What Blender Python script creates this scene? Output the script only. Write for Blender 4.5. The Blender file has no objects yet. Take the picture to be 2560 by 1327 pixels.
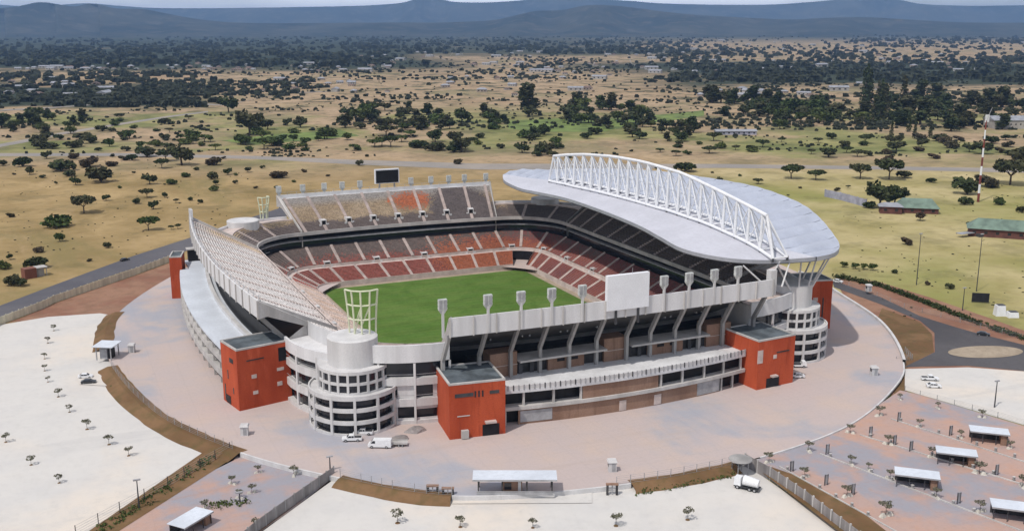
import bpy, math, random
from mathutils import Vector, Matrix
random.seed(7)
R = math.radians
scene = bpy.context.scene
COL = scene.collection

# ------------------------------------------------------------------ camera geometry (used to read ground positions)
FPX, VHOR, CU, CV = 2590.0, 62.0, 1280.0, 663.5
TH = math.atan((CV - VHOR) / FPX)
CAMH = 105.685
YAW = 24.070103779757297
CAMX, CAMY = -143.437, -354.326
CY, SY = math.cos(R(YAW)), math.sin(R(YAW))

def at(u, v, z=0.0):
    """point of the photograph -> place on the level z (stadium axes)"""
    dx, dy = (u - CU) / FPX, (v - CV) / FPX
    fw = math.cos(TH) - dy * math.sin(TH)
    dn = dy * math.cos(TH) + math.sin(TH)
    t = (CAMH - z) / dn
    r, f = dx * t, fw * t
    return Vector((CAMX + r * CY + f * SY, CAMY - r * SY + f * CY, z))

def rf(r, f, z=0.0):
    """right / forward of the viewpoint -> stadium axes"""
    return Vector((CAMX + r * CY + f * SY, CAMY - r * SY + f * CY, z))

# ------------------------------------------------------------------ object helpers
class MB:
    def __init__(s):
        s.v, s.f, s.m = [], [], []
    def vert(s, p):
        s.v.append((p[0], p[1], p[2])); return len(s.v) - 1
    def face(s, idx, m=0):
        s.f.append(tuple(idx)); s.m.append(m)
    def poly(s, pts, m=0):
        i = len(s.v)
        for p in pts: s.v.append((p[0], p[1], p[2]))
        s.face(range(i, i + len(pts)), m)
    def box(s, c, d, rz=0.0, m=0, top=1.0, bot=1.0):
        """box centred at c with size d; top scales the upper face"""
        ca, sa = math.cos(rz), math.sin(rz)
        i = len(s.v)
        for sz in (-1, 1):
            k = top if sz > 0 else bot
            for sx, sy in ((-1, -1), (1, -1), (1, 1), (-1, 1)):
                x, y = sx * d[0] / 2 * k, sy * d[1] / 2 * k
                s.v.append((c[0] + x * ca - y * sa, c[1] + x * sa + y * ca, c[2] + sz * d[2] / 2))
        for f in ((3, 2, 1, 0), (4, 5, 6, 7), (0, 1, 5, 4), (1, 2, 6, 5), (2, 3, 7, 6), (3, 0, 4, 7)):
            s.face([i + k for k in f], m)
    def tube(s, a, b, r0, r1=None, n=6, m=0, caps=True):
        a, b = Vector(a), Vector(b)
        r1 = r0 if r1 is None else r1
        d = (b - a)
        if d.length < 1e-6: return
        d.normalize()
        q = Vector((0, 0, 1)) if abs(d.z) < 0.95 else Vector((1, 0, 0))
        x = d.cross(q).normalized(); y = d.cross(x)
        i = len(s.v)
        for p, r in ((a, r0), (b, r1)):
            for k in range(n):
                t = 2 * math.pi * k / n
                w = p + x * (r * math.cos(t)) + y * (r * math.sin(t))
                s.v.append(tuple(w))
        for k in range(n):
            l = (k + 1) % n
            s.face((i + k, i + l, i + n + l, i + n + k), m)
        if caps:
            s.face([i + k for k in range(n - 1, -1, -1)], m)
            s.face([i + n + k for k in range(n)], m)
    def beam(s, a, b, w, h, m=0):
        """rectangular bar from a to b; h is measured in the vertical plane"""
        a, b = Vector(a), Vector(b)
        d = (b - a).normalized()
        q = Vector((0, 0, 1)) if abs(d.z) < 0.98 else Vector((0, 1, 0))
        x = d.cross(q).normalized() * (w / 2); y = x.cross(d).normalized() * (h / 2)
        i = len(s.v)
        for p in (a, b):
            for sx, sy in ((-1, -1), (1, -1), (1, 1), (-1, 1)):
                s.v.append(tuple(p + x * sx + y * sy))
        for f in ((3, 2, 1, 0), (4, 5, 6, 7), (0, 1, 5, 4), (1, 2, 6, 5), (2, 3, 7, 6), (3, 0, 4, 7)):
            s.face([i + k for k in f], m)
    def lathe(s, c, prof, n=32, m=0, a0=0.0, a1=360.0, cap_top=False, cap_bot=False):
        full = abs(a1 - a0) >= 359.9
        cols = n if full else n + 1
        i = len(s.v)
        for r, z in prof:
            for k in range(cols):
                t = R(a0 + (a1 - a0) * k / n)
                s.v.append((c[0] + r * math.cos(t), c[1] + r * math.sin(t), c[2] + z))
        for j in range(len(prof) - 1):
            for k in range(n):
                l = (k + 1) % cols
                s.face((i + j * cols + k, i + j * cols + l, i + (j + 1) * cols + l, i + (j + 1) * cols + k), m)
        if cap_top:
            j = len(prof) - 1; s.face([i + j * cols + k for k in range(cols)], m)
        if cap_bot:
            s.face([i + k for k in range(cols - 1, -1, -1)], m)
    def prism(s, pts, z0, z1, m=0, mt=None):
        n = len(pts); i = len(s.v)
        for z in (z0, z1):
            for p in pts: s.v.append((p[0], p[1], z))
        for k in range(n):
            l = (k + 1) % n
            s.face((i + k, i + l, i + n + l, i + n + k), m)
        s.face([i + n + k for k in range(n)], m if mt is None else mt)
        s.face([i + k for k in range(n - 1, -1, -1)], m)
    def strip(s, A, B, m=0):
        i = len(s.v); n = len(A)
        for p in A: s.v.append(tuple(p))
        for p in B: s.v.append(tuple(p))
        for k in range(n - 1):
            s.face((i + k, i + k + 1, i + n + k + 1, i + n + k), m)
    def xform(s, M):
        s.v = [tuple(M @ Vector(p)) for p in s.v]; return s
    def mesh(s, name, mats, org=(0, 0, 0), smooth=False):
        me = bpy.data.meshes.new(name)
        o = org
        me.from_pydata([(p[0] - o[0], p[1] - o[1], p[2] - o[2]) for p in s.v], [], s.f)
        if not isinstance(mats, (list, tuple)): mats = [mats]
        for k in mats: me.materials.append(k)
        if len(mats) > 1: me.polygons.foreach_set('material_index', s.m)
        if smooth: me.polygons.foreach_set('use_smooth', [True] * len(me.polygons))
        me.update()
        return me

def tag(o, label=None, cat=None, group=None, kind=None):
    if label: o['label'] = label
    if cat: o['category'] = cat
    if group: o['group'] = group
    if kind: o['kind'] = kind
    return o

def thing(name, label, cat, loc=(0, 0, 0), rz=0.0, group=None):
    o = bpy.data.objects.new(name, None); COL.objects.link(o)
    o.location = loc; o.rotation_euler = (0, 0, rz); o.empty_display_size = 0.5
    return tag(o, label, cat, group)

def part(name, mb, mat, parent, world=False, label=None, smooth=False):
    org = parent.location if world and parent.parent is None else (0, 0, 0)
    me = mb.mesh(name, mat, org, smooth)
    o = bpy.data.objects.new(name, me); COL.objects.link(o)
    o.parent = parent
    if label: o['label'] = label
    return o

def solo(name, mb, mat, label=None, cat=None, group=None, kind=None, loc=(0, 0, 0), rz=0.0, smooth=False):
    me = mb.mesh(name, mat, (0, 0, 0), smooth)
    o = bpy.data.objects.new(name, me); COL.objects.link(o)
    o.location = loc; o.rotation_euler = (0, 0, rz)
    return tag(o, label, cat, group, kind)

def kids(o):
    return list(o.children)

def dup(o, loc, rz=0.0, label=None, group=None, s=1.0, parent=None):
    c = o.copy(); COL.objects.link(c)
    if parent is None:
        c.location = loc; c.rotation_euler = (0, 0, rz); c.scale = (s, s, s) if not isinstance(s, tuple) else s
        if label: c['label'] = label
        if group: c['group'] = group
    else:
        c.parent = parent
    for k in kids(o): dup(k, None, parent=c)
    return c

ORD = ['first', 'second', 'third', 'fourth', 'fifth', 'sixth', 'seventh', 'eighth', 'ninth', 'tenth', 'eleventh',
       'twelfth', 'thirteenth', 'fourteenth', 'fifteenth', 'sixteenth', 'seventeenth', 'eighteenth', 'nineteenth', 'twentieth']

# ------------------------------------------------------------------ material helpers
class NT:
    def __init__(s, name):
        s.mat = bpy.data.materials.new(name); s.mat.use_nodes = True
        s.t = s.mat.node_tree; s.bsdf = s.t.nodes['Principled BSDF']
    def n(s, typ, **kw):
        nd = s.t.nodes.new(typ)
        for k, v in kw.items():
            if k.startswith('i_'):
                key = k[2:]; key = int(key) if key.isdigit() else key.replace('_', ' ')
                s.put(nd.inputs[key], v)
            else: setattr(nd, k, v)
        return nd
    def put(s, sock, v):
        if isinstance(v, bpy.types.NodeSocket): s.t.links.new(v, sock)
        elif isinstance(v, bpy.types.Node): s.t.links.new(v.outputs[0], sock)
        else:
            if isinstance(v, tuple) and len(v) == 3 and sock.type == 'RGBA': v = v + (1,)
            sock.default_value = v
    def pos(s):
        return s.n('ShaderNodeNewGeometry').outputs['Position']
    def obj(s):
        return s.n('ShaderNodeTexCoord').outputs['Object']
    def math(s, op, a, b=0.0, c=0.0, clamp=False):
        return s.n('ShaderNodeMath', operation=op, use_clamp=clamp, i_0=a, i_1=b, i_2=c).outputs[0]
    def noise(s, scale, vec=None, detail=4.0, rough=0.55, dist=0.0):
        nd = s.n('ShaderNodeTexNoise', i_Scale=scale, i_Detail=detail, i_Roughness=rough, i_Distortion=dist)
        if vec is not None: s.put(nd.inputs['Vector'], vec)
        return nd.outputs['Fac']
    def ramp(s, x, a, b, lo=0.0, hi=1.0):
        nd = s.n('ShaderNodeMapRange', interpolation_type='SMOOTHSTEP')
        s.put(nd.inputs[0], x); s.put(nd.inputs[1], a); s.put(nd.inputs[2], b)
        nd.inputs[3].default_value = lo; nd.inputs[4].default_value = hi
        return nd.outputs[0]
    def mix(s, f, a, b, blend='MIX'):
        nd = s.n('ShaderNodeMix', data_type='RGBA', blend_type=blend)
        s.put(nd.inputs[0], f); s.put(nd.inputs[6], a); s.put(nd.inputs[7], b)
        return nd.outputs[2]
    def sep(s, v):
        nd = s.n('ShaderNodeSeparateXYZ', i_0=v); return nd.outputs
    def scale(s, v, k):
        nd = s.n('ShaderNodeVectorMath', operation='MULTIPLY'); s.put(nd.inputs[0], v); nd.inputs[1].default_value = k
        return nd.outputs[0]
    def out(s, col, rough=0.7, bump=None, bstr=0.3, bdist=0.1, metal=0.0, spec=0.3):
        s.put(s.bsdf.inputs['Base Color'], col); s.put(s.bsdf.inputs['Roughness'], rough)
        s.bsdf.inputs['Metallic'].default_value = metal
        s.bsdf.inputs['Specular IOR Level'].default_value = spec
        if bump is not None:
            b = s.n('ShaderNodeBump', i_Strength=bstr, i_Distance=bdist); s.put(b.inputs['Height'], bump)
            s.put(s.bsdf.inputs['Normal'], b)
        return s.mat

def stain(name, c, var=0.15, scale=0.3, rough=0.7, fine=3.0, metal=0.0, spec=0.3, tint=None, bump=0.0, streak=False):
    """painted / weathered surface: colour with broad stains and fine grain"""
    m = NT(name); p = m.pos()
    if streak: big = m.noise(scale, m.scale(p, (1.0, 1.0, 0.12)), 5)
    else: big = m.noise(scale, p, 5)
    sm = m.noise(fine, p, 3)
    d = tuple(x * (1 - var * 1.6) for x in c); l = tuple(min(1, x * (1 + var)) for x in c)
    if tint: d = tuple(x * t for x, t in zip(d, tint))
    col = m.mix(m.ramp(big, 0.3, 0.7), d, l)
    col = m.mix(m.ramp(sm, 0.35, 0.75, 0, 0.35), col, tuple(x * 0.72 for x in c))
    return m.out(col, rough, sm if bump else None, bump, 0.05, metal, spec)

M = {}
M['white'] = stain('white_paint', (0.61, 0.60, 0.595), 0.10, 0.25, 0.6, streak=True)
M['rim'] = stain('rim_white', (0.68, 0.675, 0.68), 0.08, 0.25, 0.6, streak=True)
M['truss'] = stain('white_steel', (0.80, 0.81, 0.83), 0.05, 0.4, 0.45)
M['conc'] = stain('pale_concrete', (0.50, 0.48, 0.46), 0.14, 0.18, 0.85, 2.0, streak=True)
M['conc_d'] = stain('grey_concrete', (0.33, 0.32, 0.31), 0.16, 0.2, 0.85, 2.0, streak=True)
M['aisle'] = stain('aisle_concrete', (0.56, 0.47, 0.43), 0.12, 0.3, 0.85, 2.0)
M['terrace'] = stain('terrace_screed', (0.64, 0.64, 0.65), 0.12, 0.12, 0.75, 1.5)
M['deck'] = stain('pale_metal_deck', (0.62, 0.66, 0.72), 0.07, 0.1, 0.5, 1.0)
M['roofdark'] = stain('grey_roof_felt', (0.105, 0.125, 0.14), 0.3, 0.25, 0.8, 1.5)
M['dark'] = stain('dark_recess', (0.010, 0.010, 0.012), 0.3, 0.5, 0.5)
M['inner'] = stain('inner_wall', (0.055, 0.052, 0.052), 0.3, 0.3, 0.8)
M['steel_d'] = stain('dark_steel', (0.06, 0.06, 0.065), 0.2, 0.5, 0.5)
M['grey'] = stain('grey_steel', (0.36, 0.36, 0.37), 0.15, 0.5, 0.5)
M['cream'] = stain('cream_paint', (0.66, 0.68, 0.50), 0.06, 0.5, 0.6)
M['creamwall'] = stain('cream_boundary_wall', (0.66, 0.61, 0.46), 0.16, 0.5, 0.85, streak=True)
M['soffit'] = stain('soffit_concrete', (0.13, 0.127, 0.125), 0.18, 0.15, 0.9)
M['rubber'] = stain('rubber', (0.02, 0.02, 0.02), 0.2, 2, 0.8)
M['carwhite'] = stain('white_car_paint', (0.78, 0.79, 0.80), 0.04, 1.0, 0.3, spec=0.5)
M['cardark'] = stain('dark_car_paint', (0.03, 0.032, 0.036), 0.1, 1.0, 0.3, spec=0.5)
M['stone'] = stain('white_stone', (0.60, 0.57, 0.50), 0.2, 1.5, 0.9)
M['red'] = stain('red_paint', (0.20, 0.05, 0.04), 0.15, 0.5, 0.6)
M['greenroof'] = stain('green_roof', (0.16, 0.225, 0.18), 0.2, 0.2, 0.6)
M['panel'] = stain('screen_back_white', (0.80, 0.81, 0.84), 0.03, 0.3, 0.5)
M['lampgrey'] = stain('lamp_housing', (0.55, 0.57, 0.55), 0.15, 1.0, 0.4)
M['banner'] = stain('dark_banner', (0.02, 0.02, 0.025), 0.2, 0.5, 0.7)

def glass():
    m = NT('dark_glass'); p = m.pos()
    col = m.mix(m.noise(0.25, p), (0.006, 0.007, 0.010), (0.035, 0.037, 0.045))
    return m.out(col, 0.15, None, spec=0.5)
M['glass'] = glass()

def brick(name, c, c2):
    m = NT(name); p = m.pos(); s = m.sep(p)
    course = m.math('FRACT', m.math('MULTIPLY', s[2], 2.2))
    line = m.ramp(course, 0.0, 0.12, 0.0, 1.0)
    big = m.noise(0.16, m.scale(p, (1, 1, 0.35)), 6)
    fine = m.noise(2.5, m.scale(p, (1, 1, 3.0)), 3)
    col = m.mix(m.ramp(big, 0.3, 0.72), c, c2)
    run = m.noise(0.55, m.scale(p, (1.0, 1.0, 0.07)), 5, 0.7)
    col = m.mix(m.ramp(run, 0.54, 0.72, 0, 0.55), col, tuple(x * 0.55 for x in c))
    pale = m.noise(0.3, m.scale(p, (1.0, 1.0, 0.2)), 4, 0.6)
    col = m.mix(m.ramp(pale, 0.58, 0.72, 0, 0.35), col, tuple(min(1, x * 1.25 + .03) for x in c2))
    col = m.mix(m.ramp(fine, 0.4, 0.8, 0, 0.5), col, tuple(x * 0.6 for x in c))
    col = m.mix(m.math('MULTIPLY', m.math('SUBTRACT', 1.0, line), 0.16), col, (0.36, 0.20, 0.14))
    return m.out(col, 0.85, fine, 0.25, 0.05)
M['orange'] = brick('orange_brick', (0.36, 0.052, 0.017), (0.52, 0.096, 0.036))
M['brown'] = brick('brown_brick', (0.23, 0.135, 0.092), (0.33, 0.21, 0.15))

# ------------------------------------------------------------------ ground materials
GZ = -1.2
PZ = -0.3      # the right car park lies almost level with the plaza
def viewcoords(m):
    p = m.pos(); s = m.sep(p)
    dx = m.math('SUBTRACT', s[0], CAMX); dy = m.math('SUBTRACT', s[1], CAMY)
    r = m.math('SUBTRACT', m.math('MULTIPLY', dx, CY), m.math('MULTIPLY', dy, SY))
    d = m.math('ADD', m.math('MULTIPLY', dx, SY), m.math('MULTIPLY', dy, CY))
    return p, r, d

def ground_material():
    m = NT('savanna_ground')
    p, r, d = viewcoords(m)
    k = m.math('DIVIDE', r, m.math('MAXIMUM', d, 50.0))
    w1 = m.noise(0.004, p, 6, 0.6); w2 = m.noise(0.018, p, 6, 0.6); w3 = m.noise(0.12, p, 5, 0.6)
    w4 = m.noise(0.0011, p, 5, 0.6)
    dw = m.math('MULTIPLY', d, m.math('ADD', 0.80, m.math('MULTIPLY', w1, 0.4)))
    # dry golden grass
    gold = m.mix(m.ramp(w2, 0.32, 0.68), (0.25, 0.18, 0.078), (0.39, 0.28, 0.137))
    gold = m.mix(m.ramp(w1, 0.55, 0.75, 0, 0.6), gold, (0.25, 0.205, 0.09))
    gold = m.mix(m.ramp(w3, 0.45, 0.8, 0, 0.7), gold, (0.24, 0.165, 0.07))
    mott = m.noise(0.009, m.scale(p, (1.0, 0.6, 1.0)), 7, 0.7, 1.0)
    gold = m.mix(m.ramp(mott, 0.50, 0.64, 0, 0.75), gold, (0.215, 0.175, 0.075))
    gold = m.mix(m.ramp(mott, 0.46, 0.34, 0, 0.7), gold, (0.45, 0.325, 0.165))
    streak = m.noise(0.03, m.scale(p, (1.0, 0.25, 1.0)), 6, 0.65)
    gold = m.mix(m.ramp(streak, 0.55, 0.72, 0, 0.6), gold, (0.44, 0.315, 0.175))
    # greener grass on the right-hand field
    gr = m.mix(m.ramp(w2, 0.3, 0.7), (0.32, 0.275, 0.115), (0.48, 0.40, 0.215))
    gr = m.mix(m.ramp(w1, 0.45, 0.62, 0, 0.7), gr, (0.21, 0.225, 0.06))
    gr = m.mix(m.ramp(w3, 0.45, 0.8, 0, 0.5), gr, (0.22, 0.18, 0.07))
    near = m.mix(m.ramp(k, 0.12, 0.22), gold, gr)
    # bare tan soil
    tan = m.mix(m.ramp(w2, 0.3, 0.7), (0.30, 0.22, 0.135), (0.44, 0.32, 0.205))
    tan = m.mix(m.ramp(w3, 0.48, 0.75, 0, 0.8), tan, (0.17, 0.14, 0.085))
    tan = m.mix(m.ramp(w1, 0.5, 0.7, 0, 0.5), tan, (0.34, 0.22, 0.13))
    c = m.mix(m.ramp(dw, 700.0, 860.0), near, tan)
    ol = m.noise(0.0065, m.scale(p, (1.0, 1.0, 1.0)), 6, 0.65, 0.8)
    c = m.mix(m.math('MULTIPLY', m.ramp(ol, 0.50, 0.62, 0, 0.6), m.ramp(dw, 700.0, 900.0)), c, (0.20, 0.185, 0.095))
    # watered green patches between 850 and 1500 m
    gp = m.math('MULTIPLY', m.math('MULTIPLY', m.ramp(w1, 0.44, 0.56), m.ramp(dw, 760.0, 900.0)), m.ramp(dw, 1500.0, 1250.0))
    green = m.mix(m.ramp(w2, 0.3, 0.7), (0.10, 0.135, 0.04), (0.29, 0.28, 0.11))
    c = m.mix(m.math('MULTIPLY', gp, 0.85), c, green)
    # scrub that thickens with distance
    sc = m.noise(0.02, p, 8, 0.7)
    c = m.mix(m.math('MULTIPLY', m.ramp(sc, 0.515, 0.60), m.ramp(d, 820.0, 1700.0, 0.25, 0.92)), c, (0.05, 0.058, 0.03))
    forest = m.mix(m.ramp(w1, 0.3, 0.7), (0.026, 0.036, 0.025), (0.052, 0.062, 0.040))
    # woods: left half beyond 2.7 km, a belt on the right, a belt at far left
    kk = m.math('ADD', k, m.math('MULTIPLY', m.math('SUBTRACT', w4, 0.5), 0.5))
    f1 = m.math('MULTIPLY', m.ramp(dw, 2300.0, 2750.0), m.ramp(kk, 0.02, -0.12))
    f2 = m.math('MULTIPLY', m.math('MULTIPLY', m.ramp(dw, 1750.0, 2000.0), m.ramp(dw, 3300.0, 2900.0)), m.ramp(kk, 0.02, 0.16))
    f3 = m.math('MULTIPLY', m.math('MULTIPLY', m.ramp(dw, 1330.0, 1450.0), m.ramp(dw, 2050.0, 1850.0)), m.ramp(kk, -0.22, -0.34))
    f4 = m.math('MULTIPLY', m.math('MULTIPLY', m.ramp(dw, 3300.0, 4200.0), m.ramp(kk, 0.24, 0.06)), 0.95)
    f5 = m.math('MULTIPLY', m.ramp(d, 5500.0, 9000.0), 0.85)
    f = f1
    for g in (f2, f3, f4, f5): f = m.math('MAXIMUM', f, g)
    clear = m.ramp(m.noise(0.0016, m.scale(p, (1, 1, 1)), 7, 0.7), 0.60, 0.66)
    f = m.math('MULTIPLY', f, m.math('SUBTRACT', 1.0, m.math('MULTIPLY', clear, 0.75)))
    c = m.mix(f, c, forest)
    return m.out(c, 0.95, w3, 0.35, 0.4, spec=0.05)
M['ground'] = ground_material()

def patchy(name, a, b, c3, sc=0.03, fine=0.6, lo=0.42, hi=0.60, fa=0.35, warm=None, tiles=0.0):
    m = NT(name); p = m.pos()
    big = m.noise(sc, p, 5, 0.55, 0.6); mid = m.noise(sc * 4.5, p, 5, 0.6); sm = m.noise(fine, p, 6, 0.65)
    col = m.mix(m.ramp(big, lo, hi), a, b)
    col = m.mix(m.ramp(mid, 0.42, 0.72, 0, fa), col, c3)
    col = m.mix(m.ramp(sm, 0.42, 0.8, 0, 0.35), col, tuple(x * 0.75 for x in a))
    tr = m.noise(0.05, m.scale(p, (0.12, 1.0, 1.0)), 5, 0.7, 1.5)
    col = m.mix(m.ramp(tr, 0.56, 0.70, 0, 0.30), col, tuple(x * 0.82 for x in c3))
    sp = m.noise(0.33, p, 3, 0.8)
    col = m.mix(m.ramp(sp, 0.64, 0.72, 0, 0.25), col, tuple(x * 0.7 for x in a))
    if tiles:
        s = m.sep(p)
        for ax in (0, 1):
            fr = m.math('FRACT', m.math('MULTIPLY', s[ax], 1.0 / tiles))
            ln = m.math('SUBTRACT', 1.0, m.math('MULTIPLY', m.ramp(fr, 0.0, 0.04), m.ramp(fr, 1.0, 0.96)))
            col = m.mix(m.math('MULTIPLY', ln, 0.10), col, tuple(x * 0.6 for x in a))
    return m.out(col, 0.9, sm, 0.2, 0.08, spec=0.1)
M['plaza'] = patchy('plaza_paving', (0.48, 0.405, 0.385), (0.355, 0.36, 0.40), (0.53, 0.42, 0.355), 0.017, 1.2, 0.50, 0.60, 0.7, tiles=7.5)
M['sand'] = patchy('white_sand', (0.60, 0.58, 0.55), (0.66, 0.595, 0.52), (0.53, 0.52, 0.51), 0.018, 0.5, 0.48, 0.70, 0.5)
M['park'] = patchy('parking_paving', (0.44, 0.315, 0.275), (0.31, 0.305, 0.34), (0.50, 0.30, 0.22), 0.026, 0.9, 0.47, 0.54, 0.75, tiles=5.0)
M['soil'] = patchy('brown_soil', (0.155, 0.090, 0.045), (0.21, 0.125, 0.065), (0.10, 0.085, 0.035), 0.06, 0.8, 0.4, 0.6, 0.6)
M['redsoil'] = patchy('red_brown_soil', (0.25, 0.125, 0.085), (0.31, 0.18, 0.12), (0.18, 0.11, 0.07), 0.05, 0.8, 0.4, 0.6, 0.5)
M['asphalt'] = patchy('asphalt', (0.075, 0.072, 0.078), (0.11, 0.105, 0.11), (0.085, 0.08, 0.085), 0.03, 0.9, 0.4, 0.65, 0.5)
M['roadgrey'] = patchy('worn_asphalt', (0.10, 0.098, 0.112), (0.135, 0.13, 0.14), (0.11, 0.108, 0.12), 0.02, 0.7, 0.4, 0.65, 0.5)
M['farroad'] = patchy('dusty_road', (0.27, 0.25, 0.23), (0.33, 0.29, 0.25), (0.24, 0.22, 0.20), 0.012, 0.4, 0.4, 0.6, 0.5)
M['gravel'] = patchy('gravel', (0.33, 0.27, 0.20), (0.40, 0.33, 0.25), (0.26, 0.21, 0.16), 0.1, 1.5, 0.4, 0.6, 0.6)
M['rubble'] = patchy('grey_rubble', (0.24, 0.22, 0.21), (0.34, 0.31, 0.30), (0.17, 0.15, 0.15), 0.3, 1.8, 0.4, 0.6, 0.6)

def pitch_material():
    m = NT('pitch_grass'); p = m.pos()
    big = m.noise(0.05, p, 5, 0.6, 1.0); sm = m.noise(0.9, p, 5, 0.65)
    col = m.mix(m.ramp(big, 0.32, 0.68), (0.072, 0.132, 0.022), (0.120, 0.185, 0.042))
    s = m.sep(p)
    band = m.math('SINE', m.math('MULTIPLY', s[1], 0.57))
    col = m.mix(m.ramp(band, -0.3, 0.3, 0, 0.28), col, (0.085, 0.19, 0.03))
    w = m.n('ShaderNodeTexWave', wave_type='RINGS', i_Scale=0.09, i_Distortion=6.0, i_Detail=2.0)
    m.put(w.inputs['Vector'], p)
    col = m.mix(m.ramp(w.outputs['Fac'], 0.7, 0.98, 0, 0.22), col, (0.16, 0.22, 0.06))
    col = m.mix(m.ramp(sm, 0.4, 0.8, 0, 0.5), col, (0.035, 0.085, 0.012))
    return m.out(col, 0.9, sm, 0.3, 0.05, spec=0.1)
M['pitch'] = pitch_material()

# ------------------------------------------------------------------ ring plans of the bowl
NS, NE, NC = 60, 48, 12
def ring(hx, hy, rx, ry, bx=0.0, by=0.0):
    P = []
    def side(n, f):
        for j in range(n + 1): P.append(f(-1 + 2 * j / n))
    def corner(cx, cy, a):
        for j in range(1, NC):
            t = R(a + 90 * j / NC); P.append((cx + rx * math.cos(t), cy + ry * math.sin(t)))
    lx, ly = hx - rx, hy - ry
    side(NS, lambda s: (hx + bx * (1 - s * s), ly * s)); corner(lx, ly, 0)
    side(NE, lambda s: (-lx * s, hy + by * (1 - s * s))); corner(-lx, ly, 90)
    side(NS, lambda s: (-hx - bx * (1 - s * s), -ly * s)); corner(-lx, -ly, 180)
    side(NE, lambda s: (lx * s, -hy - by * (1 - s * s))); corner(lx, -ly, 270)
    return P
NR = 2 * (NS + 1) + 2 * (NE + 1) + 4 * (NC - 1)
I_RIGHT = (0, 60); I_FR = (60, 72); I_FAR = (72, 120); I_FL = (120, 132)
I_LEFT = (132, 192); I_NL = (192, 204); I_FRONT = (204, 252); I_NR = (252, 264)
def rp(ringpts, i): return ringpts[i % NR]
def lerp2(a, b, t): return (a[0] + (b[0] - a[0]) * t, a[1] + (b[1] - a[1]) * t)
def lerp_ring(A, B, t): return [lerp2(a, b, t) for a, b in zip(A, B)]

def band(mb, A, za, B, zb, i0=0, i1=NR, m=0):
    mb.strip([(*rp(A, i), za) for i in range(i0, i1 + 1)], [(*rp(B, i), zb) for i in range(i0, i1 + 1)], m)

# ------------------------------------------------------------------ the ground itself
HOLE = ring(60, 73, 14, 15)
def circle_from(A, rad):
    out = []
    for x, y in A:
        t = math.atan2(y, x); out.append((rad * math.cos(t), rad * math.sin(t)))
    return out
g = MB()
rings = [HOLE] + [circle_from(HOLE, q) for q in (110, 180, 300, 700, 2000, 6000, 15000, 34000)]
for a, b in zip(rings, rings[1:]): band(g, a, GZ, b, GZ)
solo('ground', g, M['ground'], kind='structure')

def catmull(pts, n=8, closed=True):
    out = []; N = len(pts)
    rng = range(N) if closed else range(N - 1)
    for i in rng:
        if closed: p = [pts[(i + k) % N] for k in (-1, 0, 1, 2)]
        else: p = [pts[max(0, min(N - 1, i + k))] for k in (-1, 0, 1, 2)]
        p = [Vector(q) for q in p]
        for k in range(n):
            t = k / n
            out.append(0.5 * ((2 * p[1]) + (p[2] - p[0]) * t + (2 * p[0] - 5 * p[1] + 4 * p[2] - p[3]) * t * t + (-p[0] + 3 * p[1] - 3 * p[2] + p[3]) * t ** 3))
    if not closed: out.append(Vector(pts[-1]))
    return out

PLAZA = catmull([(150, -8), (158, 60), (140, 120), (80, 165), (0, 175), (-68, 148), (-100, 103), (-125, 51), (-131.5, 9), (-131, -23), (-122, -68),
                 (-106, -102), (-87, -127), (-66, -147), (-32, -157), (4, -159), (46, -151), (83, -131), (103, -113), (126, -79), (140, -42)], 10)
def plaza_at(ang):
    """plaza edge point in the direction ang (degrees) from the centre"""
    a = R(ang); best = None; bd = 9
    for p in PLAZA:
        d = abs((math.atan2(p.y, p.x) - a + math.pi) % (2 * math.pi) - math.pi)
        if d < bd: bd, best = d, p
    return best
pm = MB()
outer = []
for x, y in ring(64, 78, 20, 22):
    t = math.degrees(math.atan2(y, x)); q = plaza_at(t); outer.append((q.x, q.y))
inner = ring(64, 78, 20, 22)
N = len(PLAZA)
# paving as a fan between the bowl and the plaza edge
inn = []
for p in PLAZA:
    t = math.atan2(p.y, p.x); inn.append(Vector((62 * math.cos(t), 76 * math.sin(t), 0)))
pm.strip([(p.x, p.y, 0.0) for p in PLAZA + PLAZA[:1]][::-1], [(p.x, p.y, 0.0) for p in inn + inn[:1]][::-1])
solo('plaza_paving', pm, M['plaza'], kind='structure')

def edge_piece(a0, a1):
    """points of the plaza edge between two directions (degrees, counter-clockwise)"""
    out = []
    n = max(2, int(abs(a1 - a0) / 1.2))
    for k in range(n + 1): out.append(plaza_at(a0 + (a1 - a0) * k / n).to_2d())
    res = [out[0]]
    for p in out[1:]:
        if (p - res[-1]).length > 0.3: res.append(p)
    return res
def off(pts, w):
    out = []
    for i, p in enumerate(pts):
        d = (pts[min(i + 1, len(pts) - 1)] - pts[max(i - 1, 0)]).normalized()
        out.append(p + Vector((d.y, -d.x)) * w)
    return out

def flat(name, pts, z, mat, smooth_n=0):
    mb = MB(); mb.poly([(p[0], p[1], z) for p in pts])
    return solo(name, mb, mat, kind='structure')
def px(lst, z=GZ): return [at(u, v, z) for u, v in lst]

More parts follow.
